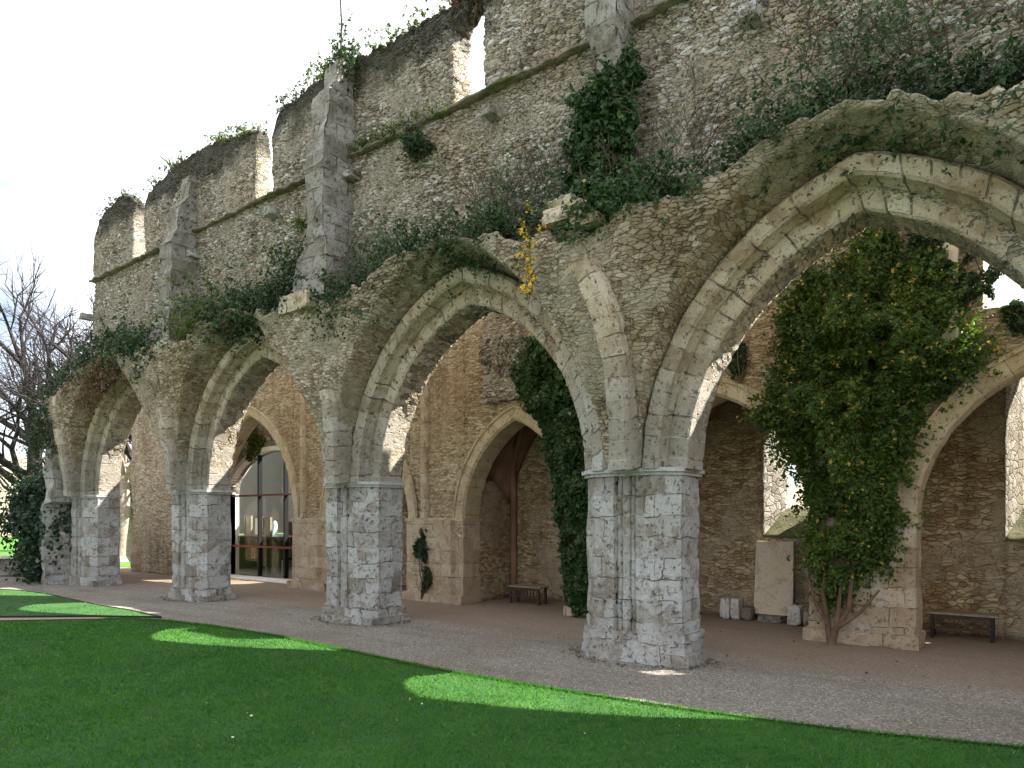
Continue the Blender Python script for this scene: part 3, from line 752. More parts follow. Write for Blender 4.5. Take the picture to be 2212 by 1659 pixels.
def splay_window(x0, x1, z0, zs):
    ix0, ix1 = x0 + .26, x1 - .26
    # sill wedge, head, and splayed reveals with real thickness
    cbox('back_wall', x0, x1, CY, CY + .8, 0, z0)
    def sill(u, v, w):
        P = np.stack([x0 + u * (x1 - x0), CY + .0 + v * .8, z0 - .0 + w * (.02 + .60 * v)], -1); P[:, 2] += .02 * fbm(P, 4, 2); return P, P.copy()
    block_obj('window_sill', 16, 12, 3, sill, M['mossstone'], chap)
    for s in (0, 1):
        def jamb(u, v, w, s=s):
            inner = (x0 + .26 * v) if s == 0 else (x1 - .26 * v)
            wall = x0 - .01 if s == 0 else x1 + .01
            P = np.stack([wall + (inner - wall) * u, CY + .01 + v * .78, z0 + (ROOF - z0) * w], -1)
            P[:, 0] += .01 * fbm(P, 6, 5); return P, np.stack([P[:, 0] + P[:, 1], P[:, 2], v], -1)
        o = block_obj('window_jamb', 3, 10, 50, jamb, M['jamb'], chap); fix_normals(o)
    def hd(u, v, w):
        xx = ix0 + (ix1 - ix0) * u; x = np.where(v < 1, xx, xx); zl = arch_z(xx, (x0 + x1) / 2, (x1 - x0) / 2 + .0, zs, .75)
        P = np.stack([x0 + (x1 - x0) * u, CY + .02 + .76 * v, zl + (ROOF - zl) * w], -1); return P, P.copy()
    block_obj('window_head', 16, 6, 8, hd, M['rubble_dark'], chap)
t = NT('mossy_sill'); P_ = t.coord(); t.finish(t.ramp(t.noise(P_, 7, 5, .7), [(.35, (.06, .07, .03)), (.55, (.12, .12, .06)), (.7, (.22, .18, .12))]), .95, t.noise(P_, 30, 4), .02); M['mossstone'] = t.m
M['jamb'] = rubble('jamb_rubble', [(.0, (.20, .18, .145)), (.5, (.29, .27, .225)), (1, (.38, .36, .32))], (.035, .03, .022), scale=(6, 6, 7), hs=.05, disp=False)
for w_ in LW: splay_window(*w_)
for x0, x1 in ((-16.6, -15.7), (-12.0, -10.72), (-7.62, -6.35), (-2.98, -1.88), (2.0, 3.2)):
    cbox('side_wall', x0, x1, FY + FT + .01, CY - .003, 0, ROOF)
def vault(x0, x1):               # pointed barrel over each chapel
    def fn(u, v, w):
        c = (x0 + x1) / 2; a = (x1 - x0) / 2; x = x0 + u * (x1 - x0)
        zl = 2.9 + 1.75 * np.clip(1 - (np.abs(x - c) / a) ** 1.8, 0, 1) ** .6
        zl = zl - .55 * sstep(v, .35, 1.0) * (np.abs(x - c) / a)
        P = np.stack([x, FY + FT + .02 + v * (CY - FY - FT - .03), zl + (5.05 - zl) * w], -1)
        return P, np.stack([u * 3, v * 2, w], -1)
    block_obj('vault', 40, 16, 2, fn, M['vault'], chap)
M['vault'] = plain('old_vault_plaster', (.22, .13, .095), .95, var=.3, scale=1.6, bump=.01)
for a, b in ((-10.72, -7.62), (-6.35, -2.98), (-1.88, 2.0), (-15.7, -12.0)): vault(a, b)
# chapel corner ribs
def tube_obj(name, pts, r, mat, parent, n=8):
    mb = MB(); mb.tube(pts, r, n); return mb.build(name, M[mat], parent, True)
for x, sx in ((-10.68, 1), (-1.84, 1)):
    tube_obj('corner_rib', [(x + .06, CY - .08, 0), (x + .06, CY - .08, 2.6), (x + .12, CY - .16, 3.1), (x + .35, CY - .4, 3.7), (x + .8, CY - .7, 4.3)], .085, 'vault', chap)

# ---------------------------------------------------------------- glazed hall seen through the third arch
hall = thing('glazed_hall', 'whitewashed hall front with a large round-headed glass wall behind the third arch', 'building', (-20, 4.4, 0))
GY = 4.42; gc, ga, gs, gr = -20.0, 2.5, 2.85, 1.38
def surround(u, v, w):
    x0, x1 = -24.6, -16.4; x = x0 + u * (x1 - x0)
    d = np.clip(1 - ((x - gc) / ga) ** 2, 0, 1); zl = np.where(np.abs(x - gc) < ga, gs + gr * np.sqrt(d), gs)
    zt = 6.4 - .55 * np.abs(x - gc) * .6
    return (lambda P: (P, P.copy()))(np.stack([x, GY + .35 * v, zl + (zt - zl) * w], -1))
block_obj('gable_wall', 160, 2, 10, surround, M['jamb'], hall)
for xa, xb in ((-24.6, gc - ga), (gc + ga, -16.4)):
    mb = MB(); mb.box(xa, xb, GY + .003, GY + .34, 0, gs); mb.build('side_wall', M['whitewall'], hall)
def ell(off, n=40):
    return [(gc + (ga + off) * math.cos(math.pi * (1 - i / n)), gs + (gr + off) * math.sin(math.pi * (1 - i / n))) for i in range(n + 1)]
mb = MB(); a_ = ell(0); b_ = ell(.14); V = []; F = []
for (x, z), (x2, z2) in zip(a_, b_): V += [(x, GY - .04, z), (x2, GY - .04, z2), (x, GY + .2, z), (x2, GY + .2, z2)]
for i in range(len(a_) - 1):
    q = 4 * i; F += [(q, q + 1, q + 5, q + 4), (q, q + 4, q + 6, q + 2), (q + 1, q + 3, q + 7, q + 5)]
mb.add(V, F, np.array(V)); mb.box(gc - ga - .14, gc - ga, GY - .04, GY + .2, 0, gs); mb.box(gc + ga, gc + ga + .14, GY - .04, GY + .2, 0, gs)
mb.build('window_surround', M['whitewall'], hall)
mb = MB(); mb.box(-23.5, -16.6, GY - .55, GY, -.02, .06); mb.build('threshold', M['whitewall'], hall)
gl = MB(); V = [(x, GY + .16, z) for x, z in ell(0)] + [(gc + ga, GY + .16, .08), (gc - ga, GY + .16, .08)]; gl.add(V, [list(range(len(V)))], np.array(V))
glass = gl.build('glass_wall', M['glass'], hall)
for x in (-20.93, -19.47): 
    mb = MB(); mb.box(x - .035, x + .035, GY + .08, GY + .22, .06, gs + gr * math.sqrt(max(0, 1 - ((x - gc) / ga) ** 2))); mb.build('mullion', M['black_metal'], hall)
for z in (2.78, 1.05):
    mb = MB(); mb.box(gc - ga, gc + ga, GY + .06, GY + .2, z - .03, z + .03); mb.build('transom', M['red_metal'], hall)
mb = MB(); mb.box(gc - ga, gc + ga, GY + .3, GY + .9, 1.26, 1.38); mb.build('mezzanine_floor', M['black_metal'], hall)
for bb in ((-25, -15, 8.2, 8.4, 1.4, 6), (-25.2, -25, GY + .36, 8.2, 1.4, 6), (-15.2, -15, GY + .36, 8.19, 1.4, 6)):
    mb = MB(); mb.box(*bb); mb.build('upper_room_wall', M['grey_room'], hall)
mb = MB(); mb.box(-25, -15, 7.6, 7.8, 0, 1.29); mb.build('lower_room_wall', M['green_room'], hall)
for bb in ((-25.2, -25, GY + .36, 7.8, 0, 1.29), (-15.2, -15, GY + .36, 7.8, 0, 1.29)):
    mb = MB(); mb.box(*bb); mb.build('lower_room_wall', M['green_room'], hall)
mb = MB(); mb.box(-25, -15, GY + .5, 7.6, .005, .03); mb.build('lower_room_floor', M['grey_room'], hall)
mb = MB(); mb.box(-24.9, -15.3, GY + .95, 8.1, 1.3, 1.37); mb.build('gallery_floor', M['grey_room'], hall)
DY = GY + .6
def frame_box(x, z, w, h, mat='wood', back=None, label='', group=None):
    r_ = thing('display_frame', label, 'display', (x, DY, z), group)
    mb = MB(); b = .05
    mb.box(x - w / 2, x - w / 2 + b, DY - .03, DY + .05, z, z + h); mb.box(x + w / 2 - b, x + w / 2, DY - .03, DY + .05, z, z + h)
    mb.box(x - w / 2 + b, x + w / 2 - b, DY - .03, DY + .05, z, z + b); mb.box(x - w / 2 + b, x + w / 2 - b, DY - .03, DY + .05, z + h - b, z + h)
    mb.build('frame', M[mat], r_)
    mb = MB(); mb.box(x - w / 2 + b, x + w / 2 - b, DY + .0, DY + .02, z + b, z + h - b); mb.build('panel', M[back or 'grey_room'], r_)
frame_box(-22.35, 1.385, .42, .72, 'wood', 'grey_room', 'narrow wooden display frame at the left end of the hall gallery', 'display frames on the gallery')
frame_box(-21.75, 1.385, .5, .68, 'wood', 'white', 'display frame with a pale stone fragment, second along the hall gallery', 'display frames on the gallery')
frame_box(-21.2, 1.385, .45, .66, 'wood', 'grey_room', 'dark display frame beside the white statue on the hall gallery', 'display frames on the gallery')
frame_box(-19.85, 1.385, .42, .55, 'terracotta', 'darkwood', 'orange framed dark panel on the hall gallery, right of the white statue', 'display frames on the gallery')
frame_box(-19.1, 1.385, .45, .5, 'white', 'white', 'white panel at the right end of the hall gallery', 'display frames on the gallery')
frame_box(-22.0, .60, .26, .36, 'terracotta', 'wood', 'small orange framed picture low on the green wall behind the glass', None)
st_ = MB(); st_.tube([(-20.75, DY, 1.385), (-20.75, DY, 1.75), (-20.75, DY, 1.86), (-20.75, DY, 1.92)], [.085, .085, .07, .02], 10)
props(st_.build('statue', M['bluewhite'], None, True), 'small pale rounded statue standing on the hall gallery behind glass', 'statue')
ped = thing('pedestal', 'small dark pedestal table on the green ground floor behind the glass', 'pedestal', (-20.1, DY, 0))
for xa in (-20.22, -20.04):
    mb = MB(); mb.box(xa, xa + .06, DY - .1, DY - .04, .03, .62); mb.build('leg', M['wood'], ped)
mb = MB(); mb.box(-20.26, -19.94, DY - .15, DY + .15, .62, .68); mb.build('top', M['black_metal'], ped)

# ---------------------------------------------------------------- ground
def sheet(name, poly, z, mat, kind='structure', parent=None):
    V = [(x, y, z) for x, y in poly]; mb = MB(); mb.add(V, [list(range(len(V)))], np.array(V)); o = mb.build(name, M[mat], parent)
    if kind: o['kind'] = kind
    return o
def terrain(name, x0, x1, y0, y1, n, zf, mat):
    xs = np.linspace(x0, x1, n + 1); ys = np.linspace(y0, y1, n + 1); A, B = np.meshgrid(xs, ys, indexing='ij')
    V = np.stack([A, B, zf(A, B)], -1).reshape(-1, 3); I = np.arange((n + 1) ** 2).reshape(n + 1, n + 1)
    F = np.stack([I[:-1, :-1], I[1:, :-1], I[1:, 1:], I[:-1, 1:]], -1).reshape(-1, 4)
    o = mesh_obj(name, V, F, mat, None, None, True); o['kind'] = 'structure'; return o
terrain('ground', -500, 500, -500, 500, 60, lambda a, b: a * 0 - .012, M['farmeadow'] if 'farmeadow' in M else M['hill'])
sheet('gravel_court', [(-60, -30), (30, -30), (30, 12), (-34, 6.0), (-60, 3)], 0.0, 'gravel')
LAWN = [(-14.55, -2.95), (-14.15, -2.62), (-13.4, -2.36), (-12, -2.16), (-10.15, -2.08), (-8.4, -2.2), (-6.39, -2.34), (-5, -2.32), (-3.84, -2.25), (-2.8, -2.16), (-1.93, -2.04), (-1.2, -1.9), (-.3, -1.62), (1.0, -1.25), (4, -.6), (10, .2), (10, -25), (-36, -25), (-24, -12.9), (-15.9, -4.27)]
LAWN2 = [(-16.85, -4.25), (-15.2, -2.85), (-14.0, -2.12), (-15.5, -2.02), (-17.1, -2.05), (-18.8, -1.95), (-20.7, -1.84), (-22.3, -1.95), (-23.3, -2.25), (-24.2, -2.9), (-30, -7), (-40, -18), (-38, -25), (-36.4, -24)]
lawn = sheet('lawn', LAWN, .028, 'lawn'); lawn2 = sheet('lawn', LAWN2, .028, 'lawn')
def edging(poly, n0, n1):
    pts = poly[n0:n1]; mb = MB()
    for (x, y), (x2, y2) in zip(pts[:-1], pts[1:]):
        d = np.array([x2 - x, y2 - y]); L = np.linalg.norm(d); nr = np.array([-d[1], d[0]]) / L * .009
        V = [(x + nr[0], y + nr[1], -.01), (x - nr[0], y - nr[1], -.01), (x2 - nr[0], y2 - nr[1], -.01), (x2 + nr[0], y2 + nr[1], -.01)]
        V += [(a, b, .045) for a, b, _ in V]
        mb.add(V, [(0, 1, 5, 4), (1, 2, 6, 5), (2, 3, 7, 6), (3, 0, 4, 7), (4, 5, 6, 7)])
    o = mb.build('lawn_edging', M['black_metal']); o['kind'] = 'structure'
edging(LAWN + [LAWN[0]], 0, 16); edging([LAWN[-1], LAWN[0]], 0, 2); edging(LAWN2, 0, 11)
sheet('path', [(-14.0, -2.35), (-14.55, -2.95), (-15.9, -4.27), (-24, -12.9), (-36, -24.9), (-36.8, -24.9), (-16.85, -4.25), (-15.2, -2.85), (-14.0, -2.15)][::-1], .006, 'path')

def inside(P, poly):
    poly = np.array(poly); x, y = P[:, 0], P[:, 1]; r = np.zeros(len(P), bool); n = len(poly); j = n - 1
    for i in range(n):
        xi, yi = poly[i]; xj, yj = poly[j]
        c = ((yi > y) != (yj > y)) & (x < (xj - xi) * (y - yi) / (yj - yi + 1e-12) + xi); r ^= c; j = i
    return r
rng = np.random.default_rng(5)
CAM = np.array([0, -8.95, 2.0])
def grass(n, poly, rmax, name, seed):
    rg = np.random.default_rng(seed)
    # density falls with distance from the standpoint
    ang = rg.uniform(0, math.pi, n * 2); rr = 2.2 + (rmax - 2.2) * rg.random(n * 2) ** 1.25
    P = np.stack([CAM[0] + rr * np.cos(ang), CAM[1] + rr * np.sin(ang)], -1)
    P = P[inside(P, poly)][:n]; n = len(P); rr = np.hypot(P[:, 0] - CAM[0], P[:, 1] - CAM[1])
    hgt = rg.uniform(.018, .042, n) * (1 + .25 * vnoise(np.stack([P[:, 0], P[:, 1], P[:, 0] * 0], -1), 1.5, 3))
    wd = .0016 + .00055 * rr; th = rg.uniform(0, 2 * math.pi, n); d = np.stack([np.cos(th), np.sin(th)], -1)
    ln = rg.normal(0, .75, (n, 2)) * hgt[:, None]
    V = np.zeros((n, 3, 3)); V[:, 0, :2] = P - d * wd[:, None]; V[:, 1, :2] = P + d * wd[:, None]; V[:, 2, :2] = P + ln; V[:, 0, 2] = V[:, 1, 2] = .026; V[:, 2, 2] = .026 + hgt
    F = np.arange(n * 3).reshape(n, 3)
    rn = np.repeat(np.stack([np.clip(rg.random(n) * .4 + .3 * (vnoise(np.stack([P[:, 0], P[:, 1], P[:, 0] * 0], -1), .9, 8) * .5 + .5) + .35 * (vnoise(np.stack([P[:, 0], P[:, 1], P[:, 0] * 0], -1), 5.5, 9) * .5 + .5), 0, 1), rg.random(n), rg.random(n)], -1), 3, axis=0)
    o = mesh_obj(name, V.reshape(-1, 3), F, M['grassblade'], None, {'rnd': rn}, False)
    props(o, 'short mown green grass covering the lawn' if seed == 1 else 'short mown grass on the lawn beyond the path', 'grass', None, 'stuff')
grass(420000, LAWN, 17, 'grass', 1); grass(60000, LAWN2, 26, 'grass', 2)

# ---------------------------------------------------------------- leaves
def leaf_mesh(name, P, N, size, mat, rg, parent=None, jitter=.8, elong=1.4):
    n = len(P); size = np.broadcast_to(size, (n,)) * rg.uniform(.35, 1.35, n)
    N = N + rg.normal(0, jitter, (n, 3)); N /= np.linalg.norm(N, axis=1)[:, None]
    A = np.cross(N, rg.normal(0, 1, (n, 3))); A /= np.linalg.norm(A, axis=1)[:, None]; B = np.cross(N, A)
    a = A * size[:, None] * .5; b = B * size[:, None] * .5 * elong
    fold = N * (size * .18)[:, None]
    V = np.stack([P - b, P + a * .9 + fold - b * .2, P + b, P - a * .9 + fold - b * .2], 1).reshape(-1, 3)
    F = np.arange(n * 4).reshape(n, 4)
    cl = vnoise(P, 2.2, 17) * .5 + .5
    rn = np.repeat(np.stack([np.clip(rg.random(n) * .6 + cl * .4, 0, 1), rg.random(n), rg.random(n)], -1), 4, axis=0)
    return mesh_obj(name, V, F, M[mat], parent, {'rnd': rn}, False)

def poly_ivy(name, poly, y_wall, depth, n, size, mat, label, cat='ivy', seed=0, group=None, stem=None, gaps=.35, rag=.2, spr=60, sl=.38):
    """foliage filling an outline on a wall face, with real depth in front of it"""
    rg = np.random.default_rng(seed); poly = np.array(poly); lo = poly.min(0) - .15; hi = poly.max(0) + .15
    Q = rg.uniform(lo, hi, (n * 6, 2)); q3 = np.stack([Q[:, 0], Q[:, 0] * 0, Q[:, 1]], -1)
    wob = np.stack([fbm(q3, 1.6, seed), fbm(q3 + 9, 1.6, seed + 1)], -1) * rag + np.stack([fbm(q3, 7, seed + 2), fbm(q3 + 9, 7, seed + 3)], -1) * .06
    keep = inside(Q + wob, poly) & (fbm(q3, 3.0, seed + 5) > -1 + gaps)
    Q = Q[keep][:n]; q3 = np.stack([Q[:, 0], Q[:, 0] * 0, Q[:, 1]], -1)
    dist = np.full(len(Q), 9.0)
    for i in range(len(poly)):
        a = poly[i]; b = poly[(i + 1) % len(poly)]; ab = b - a; tt = np.clip(((Q - a) @ ab) / (ab @ ab), 0, 1); dist = np.minimum(dist, np.linalg.norm(Q - a - tt[:, None] * ab, axis=1))
    d = depth * np.clip(.2 + dist * 1.2, 0, 1) * np.clip(1 + .30 * fbm(q3, 1.6, seed + 7) + .28 * fbm(q3, 4.5, seed + 8), .1, 2)
    y = y_wall - d * rg.random(len(Q)) ** .45
    P = np.stack([Q[:, 0], y, Q[:, 1]], -1); N = np.tile([.25, -1.0, .45], (len(Q), 1))
    root = thing(name, label, cat, (float(poly[:, 0].mean()), y_wall, float(poly[:, 1].min())), group)
    ns = len(Q) // spr                                            # loose sprays breaking the outline
    j = rg.choice(np.nonzero(dist < .35)[0], ns); b0 = P[j]; cc = poly.mean(0); dr = np.stack([b0[:, 0] - cc[0], rg.normal(-.3, .3, ns), b0[:, 2] - cc[1]], -1) + rg.normal(0, .6, (ns, 3)); dr /= np.linalg.norm(dr, axis=1)[:, None]
    t_ = rg.random((ns, 12)); L_ = rg.uniform(.1, sl, ns) * min(1, depth * 1.6); PS = (b0[:, None] + dr[:, None] * (L_[:, None] * t_)[..., None] + rg.normal(0, size * .4, (ns, 12, 3))).reshape(-1, 3); PS[:, 1] = np.minimum(PS[:, 1], y_wall)
    P = np.concatenate([P, PS]); N = np.tile([.25, -1.0, .45], (len(P), 1))
    leaf_mesh('foliage', P, N, size, mat, rg, root, .75)
    mb = MB()
    if stem:
        for pts, r0 in stem: mb.tube(pts, np.linspace(r0, r0 * .4, len(pts)), 7)
    k = 10
    for _ in range(k):
        j = rg.integers(0, len(Q)); p = P[j]; c = poly.mean(0); base = np.array([c[0], y_wall - .03, poly[:, 1].min() + .1])
        mb.tube([base, base * .5 + p * .5 + rg.normal(0, .08, 3), p], [.012, .009, .004], 4)
    o_ = mb.build('stems', M['ivystem'], root, True); o_['kind'] = 'stuff'
    return root

def clump(name, pts, n, size, mat, label, cat='shrub', seed=0, spread=(.3, .2, .2), group=None, droop=.3, twigs=14, twig_len=.4, lk=1.3):
    """foliage strung along a ledge: pts centres, leaves scattered in sprays"""
    rg = np.random.default_rng(seed); pts = np.array(pts, float); m = len(pts)
    seg = rg.random(n // 14) * (m - 1); base = np.stack([np.interp(seg, np.arange(m), pts[:, k]) for k in range(3)], -1)
    base += rg.normal(0, 1, base.shape) * np.array(spread) * .5
    dirs = rg.normal(0, 1, base.shape) * [1, .8, .7] + [0, -.35, .25]; dirs /= np.linalg.norm(dirs, axis=1)[:, None]
    ln = rg.uniform(.4, 1.1, len(base)) * np.mean(spread) * lk
    t_ = rg.random((len(base), 14)); P = base[:, None] + dirs[:, None] * (ln[:, None] * t_)[..., None]; P[..., 2] -= droop * (ln[:, None] * t_) ** 1.5
    P = P.reshape(-1, 3) + rg.normal(0, size * .5, (len(base) * 14, 3))
    N = np.tile([.1, -.7, .7], (len(P), 1))
    root = thing(name, label, cat, tuple(pts.mean(0)), group)
    leaf_mesh('foliage', P, N, size, mat, rg, root, .8)
    mb = MB()
    for _ in range(twigs):
        j = rg.integers(0, len(base)); b0 = base[j]; d = rg.normal(0, 1, 3) * [.7, .4, .5] + [0, -.2, .8]; d /= np.linalg.norm(d)
        L = twig_len * rg.uniform(.6, 1.2); mid = b0 + d * L * .5 + rg.normal(0, .04, 3)
        mb.tube([b0, mid, mid + (d + rg.normal(0, .3, 3)) * L * .5], [.008, .005, .002], 4)
    o_ = mb.build('twigs', M['twig'], root, True); o_['kind'] = 'stuff'
    return root

def ledge(x0, x1, n=8, dy=.0, dz=.0):
    xs = np.linspace(x0, x1, n); z = Tz(xs); return [(x, -float(Fy(x, zz)) * .55 + dy, zz + .09 + dz) for x, zz in zip(xs, z)]
G1 = 'plants growing on the broken vault ledge'
clump('ledge_shrub', ledge(-2.9, -2.2, 5, 0, .02), 2500, .05, 'shrub', 'dark shrub hanging over the left shoulder of the nearest arch', seed=1, spread=(.35, .5, .35), group=G1)
clump('ledge_shrub', ledge(-2.3, .3, 8, .25, .05), 8000, .05, 'shrub', 'long band of dark green creeper along the top of the nearest arch', seed=2, spread=(.5, .45, .35), group=G1, droop=.1)
clump('ledge_shrub', [(-2.1, -.4, 7.0), (-1.6, -.4, 7.1), (-1.2, -.4, 7.0)], 2400, .045, 'shrub_pale', 'feathery grey-green bush growing against the wall above the nearest arch', seed=3, spread=(.8, .3, .8), group=G1, twigs=40, twig_len=.8)
clump('ledge_shrub', ledge(-.3, 1.4, 6, .1, -.05), 4500, .055, 'shrub', 'dark creeper drooping at the far right end of the vault ledge', seed=4, spread=(.5, .45, .5), group=G1, droop=.35)
clump('ledge_shrub', ledge(-5.0, -3.6, 6, -.1, .0), 6000, .055, 'ivy', 'glossy low ivy mat on the ledge above the nearest pier', seed=5, spread=(.5, .55, .32), group=G1)
clump('ledge_shrub', ledge(-8.9, -6.2, 8, .05, .03), 8500, .05, 'shrub', 'long dark creeper fringe along the top of the second arch', seed=6, spread=(.5, .55, .34), group=G1, droop=.6)
clump('ledge_shrub', ledge(-6.6, -5.5, 5, .2, .5), 3000, .05, 'shrub_pale', 'pale feathery bush beside the hanging ivy above the second arch', seed=7, spread=(.7, .3, .8), group=G1, twigs=40, twig_len=.7)
clump('ledge_shrub', ledge(-10.5, -9.4, 5, -.05, -.15), 4500, .05, 'shrub', 'dark hanging creeper on the left haunch of the second arch', seed=8, spread=(.45, .5, .45), group=G1, droop=.9)
clump('ledge_shrub', ledge(-10.0, -9.2, 4, .3, .35), 3000, .045, 'shrub_pale', 'pale straggly plants against the wall right of the tall buttress', seed=9, spread=(.5, .3, .7), group=G1)
clump('ledge_shrub', [(-11.6, -.5, 7.0), (-11.6, -.6, 6.7), (-11.8, -.7, 6.4)], 3200, .05, 'shrub', 'dark moss and creeper clinging left of the tall buttress foot', seed=10, spread=(.4, .5, .5), group=G1)
clump('ledge_shrub', ledge(-12.5, -11.5, 5, -.1, .0), 3500, .05, 'shrub', 'dark creeper around the pale broken block left of the tall buttress', seed=18, spread=(.4, .45, .3), group=G1, droop=.5)
clump('ledge_shrub', ledge(-14.6, -12.3, 7, 0, .05), 7000, .06, 'shrub', 'dark bushy creeper on the ledge over the third arch', seed=11, spread=(.5, .5, .45), group=G1)
clump('ledge_shrub', ledge(-16.3, -14.8, 6, .1, .3), 4500, .055, 'moss', 'bright green straggling plants between the third arch and the left buttress', seed=12, spread=(.6, .4, .9), group=G1, twigs=24)
clump('ledge_shrub', ledge(-18.2, -16.8, 6, -.1, .05), 4500, .065, 'shrub', 'dark creeper at the foot of the left buttress', seed=13, spread=(.6, .5, .55), group=G1)
clump('ledge_shrub', ledge(-22.5, -18.8, 8, 0, .1), 6500, .065, 'shrub', 'low dark bushes on the ledge over the leftmost arch', seed=14, spread=(.6, .5, .5), group=G1)
clump('ledge_shrub', [(-23.3, -.7, 5.6), (-23.5, -.8, 4.8), (-23.6, -.8, 4.2)], 3500, .06, 'shrub', 'creeper hanging down the broken left end of the ruin', seed=15, spread=(.4, .5, .9), group=G1, droop=.8)
clump('dry_growth', ledge(-21.2, -19.2, 6, -.15, -.5), 4000, .05, 'brown', 'dry rusty brown growth hanging under the ledge of the leftmost arch', 'plant', seed=16, spread=(.7, .35, .5), droop=.6)
clump('flowering_plant', [(-5.62, -1.1, 5.95), (-5.64, -1.15, 5.6), (-5.66, -1.12, 5.2)], 320, .045, 'yellow', 'yellow flowering plant hanging beside the nearest pier springer', 'plant', seed=17, spread=(.14, .15, .4), droop=.4, twigs=8)
# mossy top of the wall
G2 = 'plants along the top of the high wall'
def topline(x0, x1, n, dz=.03): 
    xs = np.linspace(x0, x1, n); return [(x, .15, float(z) + dz) for x, z in zip(xs, top_z(xs))]
clump('wall_top_bush', topline(-11.9, -11.0, 5, .02), 4000, .034, 'moss', 'bright green bush crowning the tall buttress', seed=20, spread=(.45, .3, .22), group=G2, lk=.28, twigs=5, twig_len=.25)
clump('wall_top_bush', [(-11.0, -.05, 11.1), (-10.75, -.1, 10.8)], 3600, .034, 'shrub', 'dark growth hanging below the green bush on the tall buttress', seed=21, spread=(.4, .25, .5), group=G2, droop=.8, lk=.28, twigs=5, twig_len=.25)
clump('wall_top_moss', topline(-10.4, -8.2, 10), 2400, .034, 'moss', 'thin moss fringe on the wall top beside the nearest upper window', seed=22, spread=(.3, .35, .12), group=G2, lk=.28, twigs=5, twig_len=.25)
clump('wall_top_moss', topline(-16.0, -14.1, 8), 2400, .034, 'moss', 'green moss cap on the wall top left of the middle upper window', seed=23, spread=(.4, .3, .10), group=G2, lk=.28, twigs=5, twig_len=.25)
clump('wall_top_moss', topline(-19.2, -16.8, 8), 1600, .034, 'shrub', 'sparse moss fringe on the wall top above the left buttress', seed=24, spread=(.4, .3, .09), group=G2, lk=.28, twigs=5, twig_len=.25)
clump('wall_top_moss', topline(-22.0, -20.1, 6, .0), 2080, .034, 'shrub', 'dark tufts on the leftmost broken wall stub', seed=25, spread=(.4, .3, .14), group=G2, lk=.28, twigs=5, twig_len=.25)
clump('wall_top_moss', topline(-13.3, -12.2, 5), 1600, .034, 'shrub', 'dark growth on the wall corner right of the middle upper window', seed=26, spread=(.3, .3, .10), group=G2, lk=.28, twigs=5, twig_len=.25)
clump('wall_top_bush', [(-8.0, .1, 10.95), (-7.6, .1, 11.2), (-7.3, .1, 11.4)], 4000, .034, 'brown', 'dry brown thatch of twigs over the nearest upper window', seed=27, spread=(.35, .4, .3), group=G2, droop=.6, twigs=60, lk=.28)
clump('wall_plant', [(-8.78, -.25, 8.62), (-8.7, -.25, 8.55)], 900, .05, 'shrub', 'small tuft growing behind a corbel right of the tall buttress', 'plant', seed=28, spread=(.22, .2, .25))
clump('string_moss', [(-10.6, -.1, 9.13), (-9.6, -.1, 9.13), (-8.4, -.1, 9.13)], 2500, .03, 'moss', 'moss strip on the string course below the nearest upper window', 'moss', seed=29, spread=(.5, .12, .05), twigs=0 + 1)
clump('wall_plant', [(-11.5, -.6, 7.75), (-11.25, -.62, 7.65)], 900, .035, 'moss', 'green moss ledge on the left side of the tall buttress', 'moss', seed=30, spread=(.35, .2, .12))

# spiky plant on the wall top
rg = np.random.default_rng(3); mb = MB()
for k in range(22):
    a = rg.uniform(0, 6.28); L = rg.uniform(.3, .55); d = np.array([math.cos(a) * .7, math.sin(a) * .7, 1.0]); b = np.array([-17.9, .1, 11.0])
    mb.tube([b, b + d * L * .5, b + d * L * [1.3, 1.3, .85]], [.014, .012, .001], 4)
props(mb.build('spiky_plant', M['leafsolid'] if 'leafsolid' in M else M['green_room']), 'small spiky plant on the wall top above the left buttress', 'plant')

def branch(mb, p, d, L, r, depth, rg, spread=.5, tw=4, gravity=0.0, nseg=4):
    pts = [p]; q = p.copy(); dd = d.copy()
    for _ in range(nseg):
        dd = dd + rg.normal(0, .13, 3) + [0, 0, gravity]; dd /= np.linalg.norm(dd); q = q + dd * L / nseg; pts.append(q.copy())
    mb.tube(pts, np.linspace(r, r * .55, nseg + 1), 6 if r > .05 else (4 if r > .012 else 3), cap=False)
    if depth == 0: return
    k = tw if depth > 1 else tw + 1
    for i in range(k):
        s = rg.uniform(.3, 1.0) if i else 1.0; j = int(min(nseg, round(s * nseg))); o = np.array(pts[j])
        nd = dd + rg.normal(0, spread, 3) + [0, 0, .12]; nd /= np.linalg.norm(nd)
        branch(mb, o, nd, L * rg.uniform(.55, .82), max(r * .52, .004), depth - 1, rg, spread, tw, gravity, max(3, nseg - 1))
def twig_shrub(name, base, h, n, label, seed, lean=(0, -.2, 1), mat='twig', group=None, depth=3, r=.012, spread=.42):
    rg = np.random.default_rng(seed); mb = MB(); base = np.array(base, float)
    for _ in range(n):
        d = np.array(lean) + rg.normal(0, .35, 3); d /= np.linalg.norm(d); branch(mb, base + rg.normal(0, .06, 3), d, h * .5, r, depth, rg, spread, 3)
    return props(mb.build(name, M[mat], None, False), label, 'shrub', group)
G3 = 'leafless shrubs growing from the wall'
twig_shrub('bare_shrub', (-3.75, -.5, 6.0), 1.5, 4, 'tall leafless shrub between the ivy and the nearest arch', 1, group=G3)
twig_shrub('bare_shrub', (-4.45, -.6, 6.0), 1.0, 3, 'small leafless shrub in the low ivy mat above the nearest pier', 2, group=G3)
twig_shrub('bare_shrub', (-6.2, -.6, 6.2), 1.2, 4, 'leafless shrub left of the hanging ivy column', 3, group=G3, lean=(-.3, -.1, .9))
